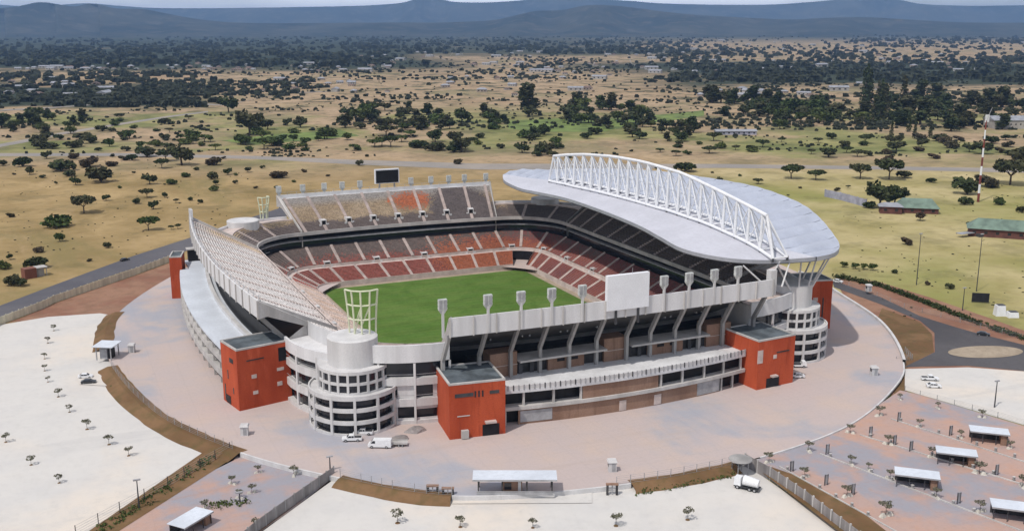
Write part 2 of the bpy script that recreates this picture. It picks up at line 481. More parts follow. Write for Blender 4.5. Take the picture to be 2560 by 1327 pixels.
# lots and soil (each sheet a little above the one below)
flat('sand_lot', px([(-500, 1000), (-200, 860), (0, 812), (120, 792), (250, 783), (290, 790), (400, 890), (470, 1020), (590, 1120), (585, 1150), (215, 1332), (-200, 1560), (-900, 1560)]), GZ + 0.05, M['sand'])
flat('sand_lot', px([(840, 1188), (1000, 1170), (1300, 1190), (1700, 1170), (1850, 1150), (1875, 1168), (2110, 1332), (2400, 1560), (280, 1560), (560, 1398), (640, 1336), (700, 1294), (768, 1244)]), GZ + 0.05, M['sand'])
flat('sand_lot', px([(2262, 922), (2420, 918), (2700, 938), (2900, 980), (2900, 1180), (2560, 1062), (2292, 984), (2262, 975)]), GZ + 0.05, M['sand'])
flat('parking_paving', px([(600, 1132), (720, 1150), (845, 1190), (650, 1332), (500, 1450), (60, 1450), (270, 1332)]), GZ + 0.05, M['park'])
flat('parking_paving', px([(1880, 1150), (2020, 1110), (2140, 1050), (2250, 975), (2292, 984), (2560, 1064), (2900, 1180), (2900, 1560), (2500, 1560), (2190, 1332)], PZ), PZ, M['park'])
flat('soil_strip', px([(545, 1105), (606, 1130), (290, 1332), (100, 1450), (20, 1450), (215, 1332)]), GZ + 0.10, M['soil'])
flat('soil_strip', px([(1866, 1150), (1925, 1165), (1998, 1190), (2150, 1275), (2240, 1345), (2420, 1480), (2330, 1480), (2090, 1322)], PZ + .05), PZ + 0.05, M['soil'])
flat('soil_strip', px([(800, 1190), (836, 1190), (755, 1250), (640, 1335), (555, 1402), (520, 1420), (610, 1345), (700, 1270)]), GZ + 0.10, M['soil'])
flat('bare_soil', px([(20, 806), (60, 792), (140, 757), (225, 727), (335, 690), (432, 654), (520, 640), (520, 700), (440, 740), (350, 790), (290, 800), (250, 786)]), GZ + 0.02, M['redsoil'])
flat('bare_soil', px([(2205, 770), (2300, 805), (2330, 835), (2335, 880), (2285, 905), (2262, 925), (2262, 975), (2240, 1000), (2215, 900), (2180, 830)]), GZ + 0.03, M['soil'])
flat('bare_soil', px([(2085, 688), (2200, 705), (2330, 745), (2460, 790), (2600, 840), (2600, 880), (2440, 835), (2300, 790), (2200, 745), (2100, 715)]), GZ + 0.02, M['redsoil'])
flat('bare_soil', px([(2085, 700), (2200, 740), (2330, 790), (2460, 800), (2620, 860), (2800, 930), (2800, 975), (2560, 950), (2400, 935), (2230, 990), (2190, 900), (2150, 800)]), GZ + 0.012, M['redsoil'])
# roads
flat('road', px([(-220, 858), (0, 764), (110, 722), (220, 681), (330, 641), (470, 596), (560, 566), (700, 520), (760, 528), (600, 572), (480, 622), (430, 641), (300, 682), (200, 716), (100, 754), (0, 797), (-220, 900)]), GZ + 0.06, M['roadgrey'])
flat('access_road', px([(2080, 700), (2200, 742), (2300, 790), (2390, 818), (2440, 832), (2560, 862), (2760, 925), (2760, 938), (2560, 927), (2420, 914), (2300, 916), (2258, 918), (2290, 903), (2337, 880), (2336, 832), (2300, 802), (2205, 762), (2085, 718)]), GZ + 0.06, M['asphalt'])
far_road = MB()
A = [at(u, v, GZ + .06) for u, v in [(-400, 392), (0, 383), (300, 383), (640, 390), (900, 400), (1200, 409), (1500, 410), (1800, 410), (2200, 416), (2560, 421), (3000, 430)]]
B = [at(u, v, GZ + .06) for u, v in [(-400, 402), (0, 391), (300, 390), (640, 398), (900, 412), (1200, 424), (1500, 423), (1800, 420), (2200, 424), (2560, 432), (3000, 442)]]
far_road.strip(B, A); solo('road', far_road, M['farroad'], kind='structure')
fr2 = MB()
A = [at(u, v, GZ + .05) for u, v in [(-400, 400), (-60, 371), (60, 349), (160, 330), (300, 308), (420, 290), (520, 278)]]
B = [at(u, v, GZ + .05) for u, v in [(-400, 410), (-60, 379), (60, 357), (160, 336), (300, 313), (420, 294), (520, 281)]]
fr2.strip(B, A); solo('dirt_track', fr2, M['farroad'], kind='structure')
flat('lawn', px([(550, 352), (700, 335), (850, 325), (900, 340), (760, 352), (640, 362)]), GZ + 0.05, stain('green_lawn', (0.15, 0.20, 0.05), 0.3, 0.05, 0.9))
flat('lawn', px([(1270, 302), (1420, 296), (1560, 296), (1760, 276), (1760, 290), (1600, 312), (1500, 330), (1350, 330), (1270, 322)]), GZ + 0.05, bpy.data.materials['green_lawn'])
flat('gravel_island', [Vector((135, -116, 0)) + Vector((14 * math.cos(t) * CY + 5.0 * math.sin(t) * SY + 2, -14 * math.cos(t) * SY * 0.6 + 6.5 * math.sin(t) * CY, 0)) for t in [2 * math.pi * k / 40 for k in range(40)]], GZ + 0.14, M['gravel'])

# bank that drops from the plaza to the sand lots
def bank(a0, a1, w, name='earth_bank', mat='soil'):
    e = edge_piece(a0, a1); mb = MB()
    rnd = random.Random(int(a0))
    rows = []
    for fr, z in ((-0.4, 0.06), (0.25, 0.10), (0.7, -0.75), (1.0, GZ + 0.06)):
        o = off(e, w * fr)
        rows.append([(p.x + rnd.uniform(-.3, .3), p.y + rnd.uniform(-.3, .3), z + rnd.uniform(-.12, .12) * (0 if fr in (-0.4, 1.0) else 1)) for p in o])
    for a, b in zip(rows, rows[1:]): mb.strip(a, b)
    return solo(name, mb, M[mat], kind='structure')
bank(157, 177.5, 4.8); bank(187, 224, 4.8)
bank(235.5, 246, 3.6); bank(261, 272, 3.6)
def kerbwall(a0, a1, h0=GZ, h1=0.35, t=0.5, name='plaza_kerb', mat='white'):
    e = edge_piece(a0, a1); o = off(e, t); mb = MB()
    for A, za, B, zb in ((e, 0.0, e, h1), (e, h1, o, h1), (o, h1, o, h0)):
        mb.strip([(p.x, p.y, za) for p in A], [(p.x, p.y, zb) for p in B])
    return solo(name, mb, M[mat], kind='structure')
kerbwall(274, 311, h1=0.10, t=0.45, h0=PZ - .1); kerbwall(246.0, 261.0, h1=0.06, t=0.5); kerbwall(224, 235.5, h1=0.06, t=0.5)
w = kerbwall(311, 358, h1=0.9, t=0.9, name='retaining_wall', mat='white'); del w['kind']
tag(w, 'long curved white retaining wall along the right edge of the plaza', 'wall')

# ------------------------------------------------------------------ seats
def seat_material():
    m = NT('stadium_seats'); p = m.pos(); s = m.sep(p)
    sn = m.n('ShaderNodeVectorMath', operation='SNAP'); m.put(sn.inputs[0], p); sn.inputs[1].default_value = (0.55, 0.55, 0.42)
    wn = m.n('ShaderNodeTexWhiteNoise'); m.put(wn.inputs['Vector'], sn.outputs[0])
    r = wn.outputs['Value']
    rr = m.math('SUBTRACT', r, 0.5)
    nz = m.math('SUBTRACT', m.noise(0.045, p, 4), 0.5)
    def mask(f, soft):            # dithered by seat so two colours mingle like a mosaic
        return m.ramp(m.math('ADD', f, m.math('MULTIPLY', rr, soft)), -0.15 * soft, 0.15 * soft)
    grey, red, org = (0.165, 0.128, 0.115), (0.31, 0.085, 0.064), (0.43, 0.125, 0.055)
    wine = (0.20, 0.062, 0.06)
    x, y, z = s[0], s[1], s[2]
    # lower tier: red seats low down, overhang shade painted grey brown above, orange towards the far right corner
    lim = m.math('ADD', m.math('ADD', 6.6, m.math('MULTIPLY', nz, 7.0)), m.math('MULTIPLY', m.ramp(x, 0.0, 45.0), 3.0))
    cl = m.mix(mask(m.math('SUBTRACT', lim, z), 3.0), grey, red)
    og = m.math('MULTIPLY', m.ramp(x, 2.0, 22.0), m.ramp(y, 50.0, 66.0))
    cl = m.mix(mask(m.math('SUBTRACT', m.math('MULTIPLY', og, m.ramp(z, 10.0, 5.5, 0.2, 1.2)), 0.5), 0.9), cl, org)
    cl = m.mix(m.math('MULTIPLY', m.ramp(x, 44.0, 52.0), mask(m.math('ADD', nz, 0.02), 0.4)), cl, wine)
    # upper tier: tan, an orange patch; dark dome and lower margin are painted shade
    tan = m.mix(m.ramp(m.noise(0.08, p, 4), 0.3, 0.7), (0.46, 0.335, 0.20), (0.58, 0.45, 0.30))
    tan = m.mix(m.ramp(z, 25.0, 28.2, 0, 0.9), tan, (0.46, 0.44, 0.42))
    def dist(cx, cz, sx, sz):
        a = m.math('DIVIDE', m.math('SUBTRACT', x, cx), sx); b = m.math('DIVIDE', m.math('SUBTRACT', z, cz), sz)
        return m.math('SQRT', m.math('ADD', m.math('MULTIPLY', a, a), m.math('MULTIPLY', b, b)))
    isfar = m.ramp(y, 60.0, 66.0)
    cu = tan
    cu = m.mix(m.math('MULTIPLY', isfar, mask(m.math('SUBTRACT', 1.0, dist(10.0, 25.4, 9.5, 3.0)), 0.8)), cu, (0.60, 0.165, 0.06))
    lowz = m.math('ADD', 20.6, m.math('MULTIPLY', nz, 5.0))
    cu = m.mix(m.math('MULTIPLY', isfar, mask(m.math('SUBTRACT', lowz, z), 1.2)), cu, (0.17, 0.135, 0.125))
    cu = m.mix(m.math('MULTIPLY', isfar, mask(m.math('SUBTRACT', 1.0, dist(33.0, 18.5, 17.0, 11.6)), 0.25)), cu, (0.155, 0.13, 0.13))  # dome-shaped roof shadow painted into the seat colour
    cu = m.mix(m.math('MULTIPLY', m.ramp(x, 52.0, 56.0), 0.92), cu, (0.10, 0.085, 0.085))  # right upper stand darkened, roof shade put into the seat colour
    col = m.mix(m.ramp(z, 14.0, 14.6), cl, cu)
    # beige seats along the left touchline, paled by painted sun glare
    beige = m.mix(m.ramp(m.noise(0.1, p, 4), 0.3, 0.7), (0.50, 0.36, 0.28), (0.60, 0.49, 0.43))
    lf = m.math('MULTIPLY', m.ramp(x, -46.0, -50.0), m.ramp(y, 58.0, 46.0))
    col = m.mix(lf, col, m.mix(m.ramp(z, 14.0, 20.0), beige, (0.60, 0.57, 0.55)))
    v = m.ramp(r, 0.0, 1.0, 0.72, 1.22)
    hv = m.n('ShaderNodeHueSaturation'); m.put(hv.inputs['Value'], v); m.put(hv.inputs['Color'], col)
    return m.out(hv.outputs[0], 0.6, None, spec=0.2)
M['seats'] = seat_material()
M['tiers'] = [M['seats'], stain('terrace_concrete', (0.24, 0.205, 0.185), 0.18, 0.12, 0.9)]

# ------------------------------------------------------------------ ring plans
PITCHR = ring(45.5, 58.0, 6, 6)
TRACK = ring(48.4, 61.0, 8, 8)
T1A = ring(48.6, 61.2, 8, 8); T1B = ring(57.2, 72.6, 13.5, 14)
T2A = ring(59.2, 74.8, 15, 16); T2B = ring(69.0, 86.5, 24, 26, 0, 1.5)
UFA = ring(70.0, 88.0, 24, 26, 0, 3.0); UFB = ring(93.5, 108.6, 42.5, 38, 4.5, 1.5)
RIMO = ring(94.6, 109.8, 42.6, 38.1, 4.5, 1.5)
REC = ring(73.5, 91.5, 26, 28, 0, 3.0)
Z1A, Z1B, Z2A, Z2B, ZUA, ZUB, ZRIM = 0.3, 4.2, 5.4, 10.8, 16.9, 29.3, 31.0

mb = MB(); mb.poly([(x, y, 0.02 - 1.5) for x, y in PITCHR])
solo('pitch', mb, M['pitch'], kind='structure')
mb = MB(); mb.poly([(x, y, -1.56) for x, y in ring(49, 61.5, 8, 8)])
solo('pitch_surround', mb, M['gravel'], kind='structure')

def steps(mb, A, za, B, zb, n, i0, i1):
    for k in range(n):
        z = za + (zb - za) * k / n; z2 = za + (zb - za) * (k + 1) / n
        P, Q = lerp_ring(A, B, k / n), lerp_ring(A, B, (k + 1) / n); W = lerp_ring(A, B, (k + .42) / n)
        band(mb, P, z, W, z, i0, i1, 1); band(mb, W, z, W, z + .36, i0, i1, 0)
        band(mb, W, z + .36, Q, z + .36, i0, i1, 0); band(mb, Q, z + .36, Q, z2, i0, i1, 1)

def stair(A, za, B, zb, n, i, w=1.3, t1=1.0):
    """one flight between seat blocks, a little above the terracing"""
    mb = MB()
    a, b = Vector(rp(A, i)), Vector(rp(B, i))
    tn = Vector((-(b - a).y, (b - a).x)).normalized() * (w / 2)
    kk = int(round(n * t1))
    for k in range(kk):
        p = a + (b - a) * (k / n); q = a + (b - a) * ((k + 1) / n)
        z = za + (zb - za) * k / n + 0.40; z2 = za + (zb - za) * (k + 1) / n + 0.40
        dd = (b - a).normalized() * 0.05
        p = p - dd; q = q - dd
        mb.poly([(*(p - tn), z), (*(p + tn), z), (*(q + tn), z), (*(q - tn), z)][::-1])
        mb.poly([(*(q - tn), z), (*(q + tn), z), (*(q + tn), z2), (*(q - tn), z2)][::-1])
        for t_ in (tn, -tn): mb.poly([(*(p + t_), z), (*(q + t_), z), (*(q + t_), z - .5), (*(p + t_), z - .5)])
    return mb

def frame_at(A, B, t, i, z):
    """matrix at a point of the terracing: local -y looks at the pitch"""
    a, b = Vector(rp(A, i)), Vector(rp(B, i)); p = a + (b - a) * t; d = (b - a).normalized()
    return Matrix.Translation((p.x, p.y, z)) @ Matrix.Rotation(math.atan2(d.y, d.x) - math.pi / 2, 4, 'Z')

def portal(parent, A, B, t, i, z, w=2.6, h=2.3, dep=3.4, mat='white'):
    X = frame_at(A, B, t, i, z)
    mb = MB()
    for sx in (-1, 1): mb.box((sx * (w / 2 + .15), dep / 2, h / 2 + .2), (0.3, dep, h + .4))
    mb.box((0, dep / 2, h + .15), (w, dep, 0.3))
    for sx in (-1, 1): mb.box((sx * (w / 2 + .8), -.1, 0.45), (1.0, 0.25, .9))
    mb.xform(X); o = part('entrance_portal', mb, M[mat], parent)
    d = MB(); d.poly([(-w / 2, 0.25, 0), (w / 2, 0.25, 0), (w / 2, 0.25, h), (-w / 2, 0.25, h)])
    d.xform(X); part('opening', d, M['dark'], o)

# ---- lower bowl
bowl = thing('seating_bowl', 'lower ring of red seats, upper rows in painted shade, that surrounds the green pitch', 'seating bowl')
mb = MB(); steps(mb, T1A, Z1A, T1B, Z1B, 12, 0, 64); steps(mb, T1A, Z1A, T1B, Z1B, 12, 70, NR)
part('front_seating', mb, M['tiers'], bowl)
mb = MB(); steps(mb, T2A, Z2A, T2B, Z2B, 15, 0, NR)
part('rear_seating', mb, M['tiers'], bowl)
mb = MB(); band(mb, T1B, Z1B, T2A, Z1B); band(mb, T2A, Z1B, T2A, Z2A)
part('walkway', mb, M['aisle'], bowl)
mb = MB()
for q0, q1 in ((0, 64), (70, NR)):
    band(mb, TRACK, -1.56, TRACK, Z1A + .35, q0, q1); band(mb, TRACK, Z1A + .35, T1A, Z1A + .35, q0, q1); band(mb, T1A, Z1A + .35, T1A, Z1A, q0, q1)
part('front_wall', mb, M['aisle'], bowl)
mb = MB(); band(mb, T2B, Z2B, REC, Z2B)
band(mb, REC, Z2B, REC, ZUA - 1.0)
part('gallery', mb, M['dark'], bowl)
mb = MB()
PR = lerp_ring(T2B, REC, 0.45)
band(mb, PR, 13.2, PR, 13.7); band(mb, PR, 13.7, lerp_ring(T2B, REC, 0.9), 13.7)
part('gallery_rail', mb, M['grey'], bowl)
mb = MB(); band(mb, lerp_ring(T2B, REC, 0.55), Z2B, lerp_ring(T2B, REC, 0.55), 13.2)
part('gallery_glazing', mb, M['glass'], bowl)
lower_idx = []
for a, b, st in (I_RIGHT + (6,), I_FR + (4,), I_FAR + (6,), I_FL + (4,), I_LEFT + (6,), I_NL + (4,), I_FRONT + (6,), I_NR + (4,)):
    lower_idx += list(range(a, b, st))
for n_, i in enumerate(lower_idx):
    part('stair', stair(T2A, Z2A, T2B, Z2B, 15, i), M['aisle'], bowl)
for n_, i in enumerate(lower_idx):
    hs = 3 if (i % 6 == 0 or True) else 2
    j = i + (3 if (i in range(*I_RIGHT) or i in range(*I_FAR) or i in range(*I_LEFT) or i in range(*I_FRONT)) else 2)
    if not 63 <= j <= 71: part('stair', stair(T1A, Z1A, T1B, Z1B, 12, j, 1.2), M['aisle'], bowl)
    if 30 < i < 200 and n_ % 2 == 0: portal(bowl, T2A, T2B, 0.0, j, Z1B, 2.2, 1.9, 3.0)

# ---- tunnel mouth cut through the front terraces in the far right corner
TN0, TN1 = 64, 70
tn = thing('players_tunnel', 'dark tunnel mouth cut into the far right corner of the lower seats', 'tunnel')
for i in (TN0, TN1):
    mb = MB(); a, b = rp(TRACK, i), rp(T1B, i)
    mb.poly([(*a, -1.55), (*b, -1.55), (*b, Z1B + .9), (*a, Z1A + .9)]); part('side_wall', mb, M['conc'], tn)
mb = MB(); band(mb, T1B, -1.55, T1B, Z1B - .3, TN0, TN1); part('doorway', mb, M['dark'], tn)
mb = MB(); band(mb, TRACK, -1.53, T1B, -1.53, TN0, TN1); part('ramp', mb, M['roofdark'], tn)

# ---- upper stands on the four sides
def upper_stand(name, label, rng, n_ais, zr=ZRIM, group='upper grandstands'):
    i0, i1 = rng
    st = thing(name, label, 'grandstand')
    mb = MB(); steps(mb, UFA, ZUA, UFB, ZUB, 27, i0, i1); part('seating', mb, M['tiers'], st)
    # rim walkway, parapet and fascia
    mb = MB()
    RI = lerp_ring(UFB, RIMO, 0.62)
    band(mb, UFB, ZUB, RI, ZUB, i0, i1); band(mb, RI, ZUB, RI, zr, i0, i1)
    band(mb, RI, zr, RIMO, zr, i0, i1); band(mb, RIMO, zr, RIMO, zr - 5.2, i0, i1)
    part('rim_wall', mb, M['rim'], st)
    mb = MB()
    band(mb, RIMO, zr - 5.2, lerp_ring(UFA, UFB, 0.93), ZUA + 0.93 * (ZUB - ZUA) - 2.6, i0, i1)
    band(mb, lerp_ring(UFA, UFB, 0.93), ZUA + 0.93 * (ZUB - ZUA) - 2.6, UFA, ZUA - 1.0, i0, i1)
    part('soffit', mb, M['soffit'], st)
    # panel joints on the rim
    for k in range(n_ais * 2 + 1):
        i = i0 + (i1 - i0) * k / (n_ais * 2); a = int(i)
        p = Vector(rp(RIMO, a)).lerp(Vector(rp(RIMO, min(a + 1, i1))), i - a)
        q = Vector(rp(UFA, a)); d = (p - q).normalized()
        mb = MB(); mb.box((p.x + d.x * .12, p.y + d.y * .12, zr - 2.6), (0.32, 0.5, 5.4), math.atan2(d.y, d.x) + math.pi / 2)
        part('rim_pilaster', mb, M['conc'], st)
    if rng in (I_LEFT, I_FAR):
        for k in range(i1 - i0 + 1):
            a = rp(RI, i0 + k)
            if k % 2 == 0:
                big = rng == I_LEFT; mb = MB(); mb.box((a[0], a[1], zr + (.8 if big else .55)), (.3, .3, 1.6) if big else (.14, .14, 1.1)); part('rail_post', mb, M['rim' if big else 'grey'], st)
        mb = MB()
        for k in range(i0, i1): mb.beam((*rp(RI, k), zr + 1.1), (*rp(RI, k + 1), zr + 1.1), .1, .1)
        part('hand_rail', mb, M['grey'], st)
    if rng == I_LEFT:
        for dy in (0.6, -2.2):
            a = rp(RIMO, i0); mb = MB(); mb.box((a[0] + .4, a[1] + dy, zr + .2), (1.1, 1.1, 5.5)); part('end_pylon', mb, M['rim'], st)
    # end walls
    for i in (i0, i1):
        mb = MB(); a, b, c = rp(UFA, i), rp(UFB, i), rp(RIMO, i)
        pr = [(*a, ZUA - 1.0), (*a, ZUA + 1.1), (*b, ZUB + 1.3), (*b, zr), (*c, zr), (*c, zr - 5.2), (*rp(lerp_ring(UFA, UFB, 0.93), i), ZUA + 0.93 * (ZUB - ZUA) - 2.6)]
        t = Vector(rp(UFA, i + 1)) - Vector(rp(UFA, i - 1)); t = Vector((t.x, t.y, 0)).normalized() * (0.35 if i == i1 else -0.35)
        n = len(pr); k0 = len(mb.v)
        for q in pr: mb.vert(q)
        for q in pr: mb.vert(Vector(q) + t)
        for k in range(n):
            l = (k + 1) % n; mb.face((k0 + k, k0 + l, k0 + n + l, k0 + n + k))
        mb.face([k0 + k for k in range(n)]); mb.face([k0 + n + k for k in range(n)][::-1])
        part('end_wall', mb, M['conc'], st)
    for k in range(n_ais + 1):
        i = int(round(i0 + (i1 - i0) * k / n_ais)); i = max(i0 + 1, min(i1 - 1, i))
        part('stair', stair(UFA, ZUA, UFB, ZUB, 27, i, 1.4), M['aisle'], st)
        if 0 < k < n_ais and rng not in (I_RIGHT, I_LEFT): portal(st, UFA, UFB, 0.17, i, ZUA + 0.17 * (ZUB - ZUA) - .2, *((1.9, 2.2, 3.0) if rng != I_LEFT else (1.5, 1.2, 1.6)), mat='white' if rng != I_LEFT else 'aisle')
    return st
def edge_parapet(st, rng):
    mb = MB(); i0, i1 = rng
    U2 = lerp_ring(UFA, UFB, -0.015)
    band(mb, UFA, ZUA - 1.0, REC, ZUA - 1.0, i0, i1)
    band(mb, U2, ZUA - 1.0, U2, ZUA + 0.5, i0, i1); band(mb, U2, ZUA + .5, lerp_ring(UFA, UFB, 0.008), ZUA + .5, i0, i1)
    band(mb, U2, ZUA - 1.0, UFA, ZUA - 1.0, i0, i1)
    part('edge_parapet', mb, M['aisle'] if rng in (I_LEFT, I_NL) else M['conc'], st)

far_st = upper_stand('upper_grandstand', 'far upper stand with tan and orange seats and a painted dark shadow below a dark screen', I_FAR, 8)
left_st = upper_stand('upper_grandstand', 'left upper stand with beige seats paled by painted sun glare and a tall white curving back wall', I_LEFT, 10)
front_st = upper_stand('upper_grandstand', 'near upper stand seen from behind, grey rim wall on raking concrete columns', I_FRONT, 8)
main_st = upper_stand('upper_grandstand', 'right main stand in deep shade under the big white roof', I_RIGHT, 10)
for s_, r_ in ((far_st, I_FAR), (left_st, I_LEFT), (front_st, I_FRONT), (main_st, I_RIGHT)): edge_parapet(s_, r_)

# raking columns carrying the near stand (they line up with the lamp masts)
COLX = [-52, -41.4, -32, -23, -13.8, -5.0, 5.0, 13.0, 21.5, 30, 38.6, 50]
for x in COLX:
    mb = MB()
    mb.beam((x, -103.9, 9.9), (x, -103.9, 18.0), 0.9, 1.1)
    mb.beam((x, -103.7, 17.4), (x, -109.0, 25.9), 0.85, 1.2)
    part('raking_column', mb, M['conc_d'], front_st)
for k in range(13):
    y = 66 - 132 * k / 12; xo = -94.6 - 4.5 * (1 - (y / 71) ** 2)
    mb = MB(); mb.beam((xo + 8.5, y, 10), (xo + 8.5, y, 18), 0.9, 1.0); mb.beam((xo + 8.7, y, 17.6), (xo + 1.2, y, 25.7), 0.8, 1.2)
    part('raking_column', mb, M['conc_d'], left_st)

# ---- corner stands: short upper seating, rim wall, three storeys of openings below
CT = 0.38
def corner_stand(label, rng, facade=True, mirror=False):
    i0, i1 = rng
    st = thing('corner_stand', label, 'corner stand')
    C1 = lerp_ring(UFA, UFB, CT); zc = ZUA + CT * (ZUB - ZUA); s0 = i0
    if rng == I_NL:
        s0 = i0 + 6; CL = lerp_ring(UFA, UFB, .15); zl = ZUA + .15 * (ZUB - ZUA)
        mb = MB(); steps(mb, UFA, ZUA, C1, zc, 10, i0, s0); steps(mb, UFA, ZUA, CL, zl, 4, s0, i1)
    else:
        mb = MB(); steps(mb, UFA, ZUA, C1, zc, 10, i0, i1)
    part('seating', mb, M['tiers'], st)
    C2 = lerp_ring(UFA, UFB, .73); C3 = lerp_ring(UFA, UFB, .70); C0 = lerp_ring(UFA, UFB, .66)
    mb = MB()
    if rng == I_NL: band(mb, CL, zl, CL, 17.6, s0, i1); band(mb, CL, 17.6, C3, 17.6, s0, i1)
    else: band(mb, C1, zc, C1, zc + .5, s0, i1); band(mb, C1, zc + .5, C3, 21.2, s0, i1)
    part('deck', mb, M['aisle'], st)
    s = i0 + 6 if rng == I_NL else i0
    mb = MB(); band(mb, C3, 17.6 if rng == I_NL else 21.2, C3, 22.3, s, i1); band(mb, C3, 22.3, C2, 22.3, s, i1); band(mb, C2, 22.3, C2, 17.4, s, i1)
    if s > i0:
        CI = lerp_ring(UFA, UFB, CT + .03)
        band(mb, C3, 17.6, C3, 18.9, i0, s); band(mb, C3, 18.9, C2, 18.9, i0, s); band(mb, C2, 18.9, C2, 15.4, i0, s)
        band(mb, C1, zc, CI, 22.3, i0, s); band(mb, CI, 22.3, CI, 17.6, i0, s); band(mb, CI, 17.6, C3, 17.6, i0, s)
    part('rim_wall', mb, M['rim'], st)
    edge_parapet(st, rng)
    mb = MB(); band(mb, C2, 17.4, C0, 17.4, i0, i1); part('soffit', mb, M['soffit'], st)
    part('stair', stair(UFA, ZUA, C1, zc, 10, i0 + 4, 1.3), M['aisle'], st)
    if rng != I_NL: part('stair', stair(UFA, ZUA, C1, zc, 10, i0 + 8, 1.3), M['aisle'], st)
    for z0, z1 in ((-.1, 1.0), (5.0, 7.2), (11.0, 13.0)):
        mb = MB(); band(mb, C2, z0, C2, z1, i0, i1); band(mb, C2, z1, C0, z1, i0, i1); band(mb, C0, z0, C2, z0, i0, i1)
        part('floor_band', mb, M['white'], st)
    mb = MB(); band(mb, C0, 0, C0, 17.4, i0, i1); part('glazing', mb, M['glass'], st)
    for i in (i0, i1):
        mb = MB(); a, b = rp(C2, i), rp(UFA, i); mb.poly([(*a, 0), (*b, 0), (*b, ZUA), (*rp(C1, i), zc), (*rp(C3, i), 17.6 if (rng == I_NL and i == i0) else 21.2), (*a, 18.9 if (rng == I_NL and i == i0) else 22.3)]); part('end_wall', mb, M['conc'], st)
    for k in range(0, 13, 2):
        a = rp(C2, i0 + k); b = rp(C0, i0 + k)
        ang = math.atan2(a[1] - b[1], a[0] - b[0])
        mb = MB(); mb.box((a[0] - .25 * math.cos(ang), a[1] - .25 * math.sin(ang), 8.6), (0.6, 0.6, 17.2), ang); part('pier', mb, M['white'], st)
    if rng == I_NL:
        for k0, k1, z0, z1 in ((8, 9, 1.0, 5.0), (10, 12, 4.0, 5.0), (9, 10, 7.2, 11), (11, 12, 7.2, 11.0), (9, 12, 1.0, 1.6)):
            mb = MB(); band(mb, C3, z0, C3, z1, i0 + k0, i0 + k1); part('infill_panel', mb, M['white'], st)
        for k0 in range(7):
            mb = MB(); a, b = rp(C2, i0 + k0 * 2 % 13), rp(C2, min(i1, i0 + k0 * 2 % 13 + 2)); 
            if a != b: mb.beam((*a, 14.1), (*b, 14.1), .08, .1); mb.beam((*a, 8.2), (*b, 8.2), .08, .1); part('hand_rail', mb, M['grey'], st)
    return st
corner_stand('near left corner stand behind the white drum, white rim over dark open floors', I_NL)
corner_stand('far left corner stand with bare concrete deck below the tan seats', I_FL)
corner_stand('far right corner stand tucked under the roof tip', I_FR)
corner_stand('near right corner stand between the grey rim wall and the main stand', I_NR)

# ------------------------------------------------------------------ ramp towers
def ramp_tower(cx, cy, label, cage_dir=None):
    t = thing('ramp_tower', label, 'tower', (cx, cy, 0))
    mb = MB(); mb.lathe((0, 0, 0), [(6.8, 16.4), (6.8, 24.0)], 48)
    mb.lathe((0, 0, 0), [(6.8, 24.0), (6.3, 24.2), (0.01, 24.25)], 48)
    part('upper_drum', mb, M['white'], t, smooth=False)
    # middle drum: two storeys of square windows
    mb = MB()
    mb.lathe((0, 0, 0), [(9.6, 15.9), (9.6, 16.8), (6.7, 16.8)], 48)
    mb.lathe((0, 0, 0), [(9.2, 13.0), (9.6, 13.0), (9.6, 13.75), (9.2, 13.75)], 48)
    mb.lathe((0, 0, 0), [(9.2, 10.3), (9.6, 10.3), (9.6, 11.0), (9.2, 11.0)], 48)
    part('middle_drum', mb, M['white'], t)
    mb = MB(); mb.lathe((0, 0, 0), [(9.15, 10.2), (9.15, 16.6)], 48); part('window_band', mb, M['glass'], t)
    for k in range(22):
        a = 2 * math.pi * k / 22
        mb = MB(); mb.box((9.4 * math.cos(a), 9.4 * math.sin(a), 13.4), (0.5, 0.62, 6.0), a); part('window_post', mb, M['white'], t)
    # lower drum: three open ramp levels
    for zb, zt in ((-.1, .7), (3.1, 4.2), (6.5, 7.6), (9.8, 11.0)):
        mb = MB(); mb.lathe((0, 0, 0), [(9.3, zb), (12.3, zb), (12.3, zt), (11.9, zt), (11.9, zt - .5), (9.3, zt - .5)], 56)
        part('ramp_level', mb, M['white'], t)
    mb = MB(); mb.lathe((0, 0, 0), [(10.9, 0), (10.9, 9.8)], 48); part('ramp_core', mb, M['glass'], t)
    for k in range(12):
        a = 2 * math.pi * (k + .5) / 12
        mb = MB(); mb.box((12.12 * math.cos(a), 12.12 * math.sin(a), 5.2), (0.55, 0.7, 10.2), a); part('pier', mb, M['white'], t)
    return t
ramp_tower(-73.5, -92, 'white tiered ramp tower with a plain sunlit drum on top, near left corner')
ramp_tower(73.5, -92, 'grey tiered ramp tower in the shade under the near roof tip')
ramp_tower(-70.5, 92, 'white ramp tower at the far left corner, only its flat top showing')
ramp_tower(73.5, 92, 'ramp tower at the far right corner mostly hidden by the roof')

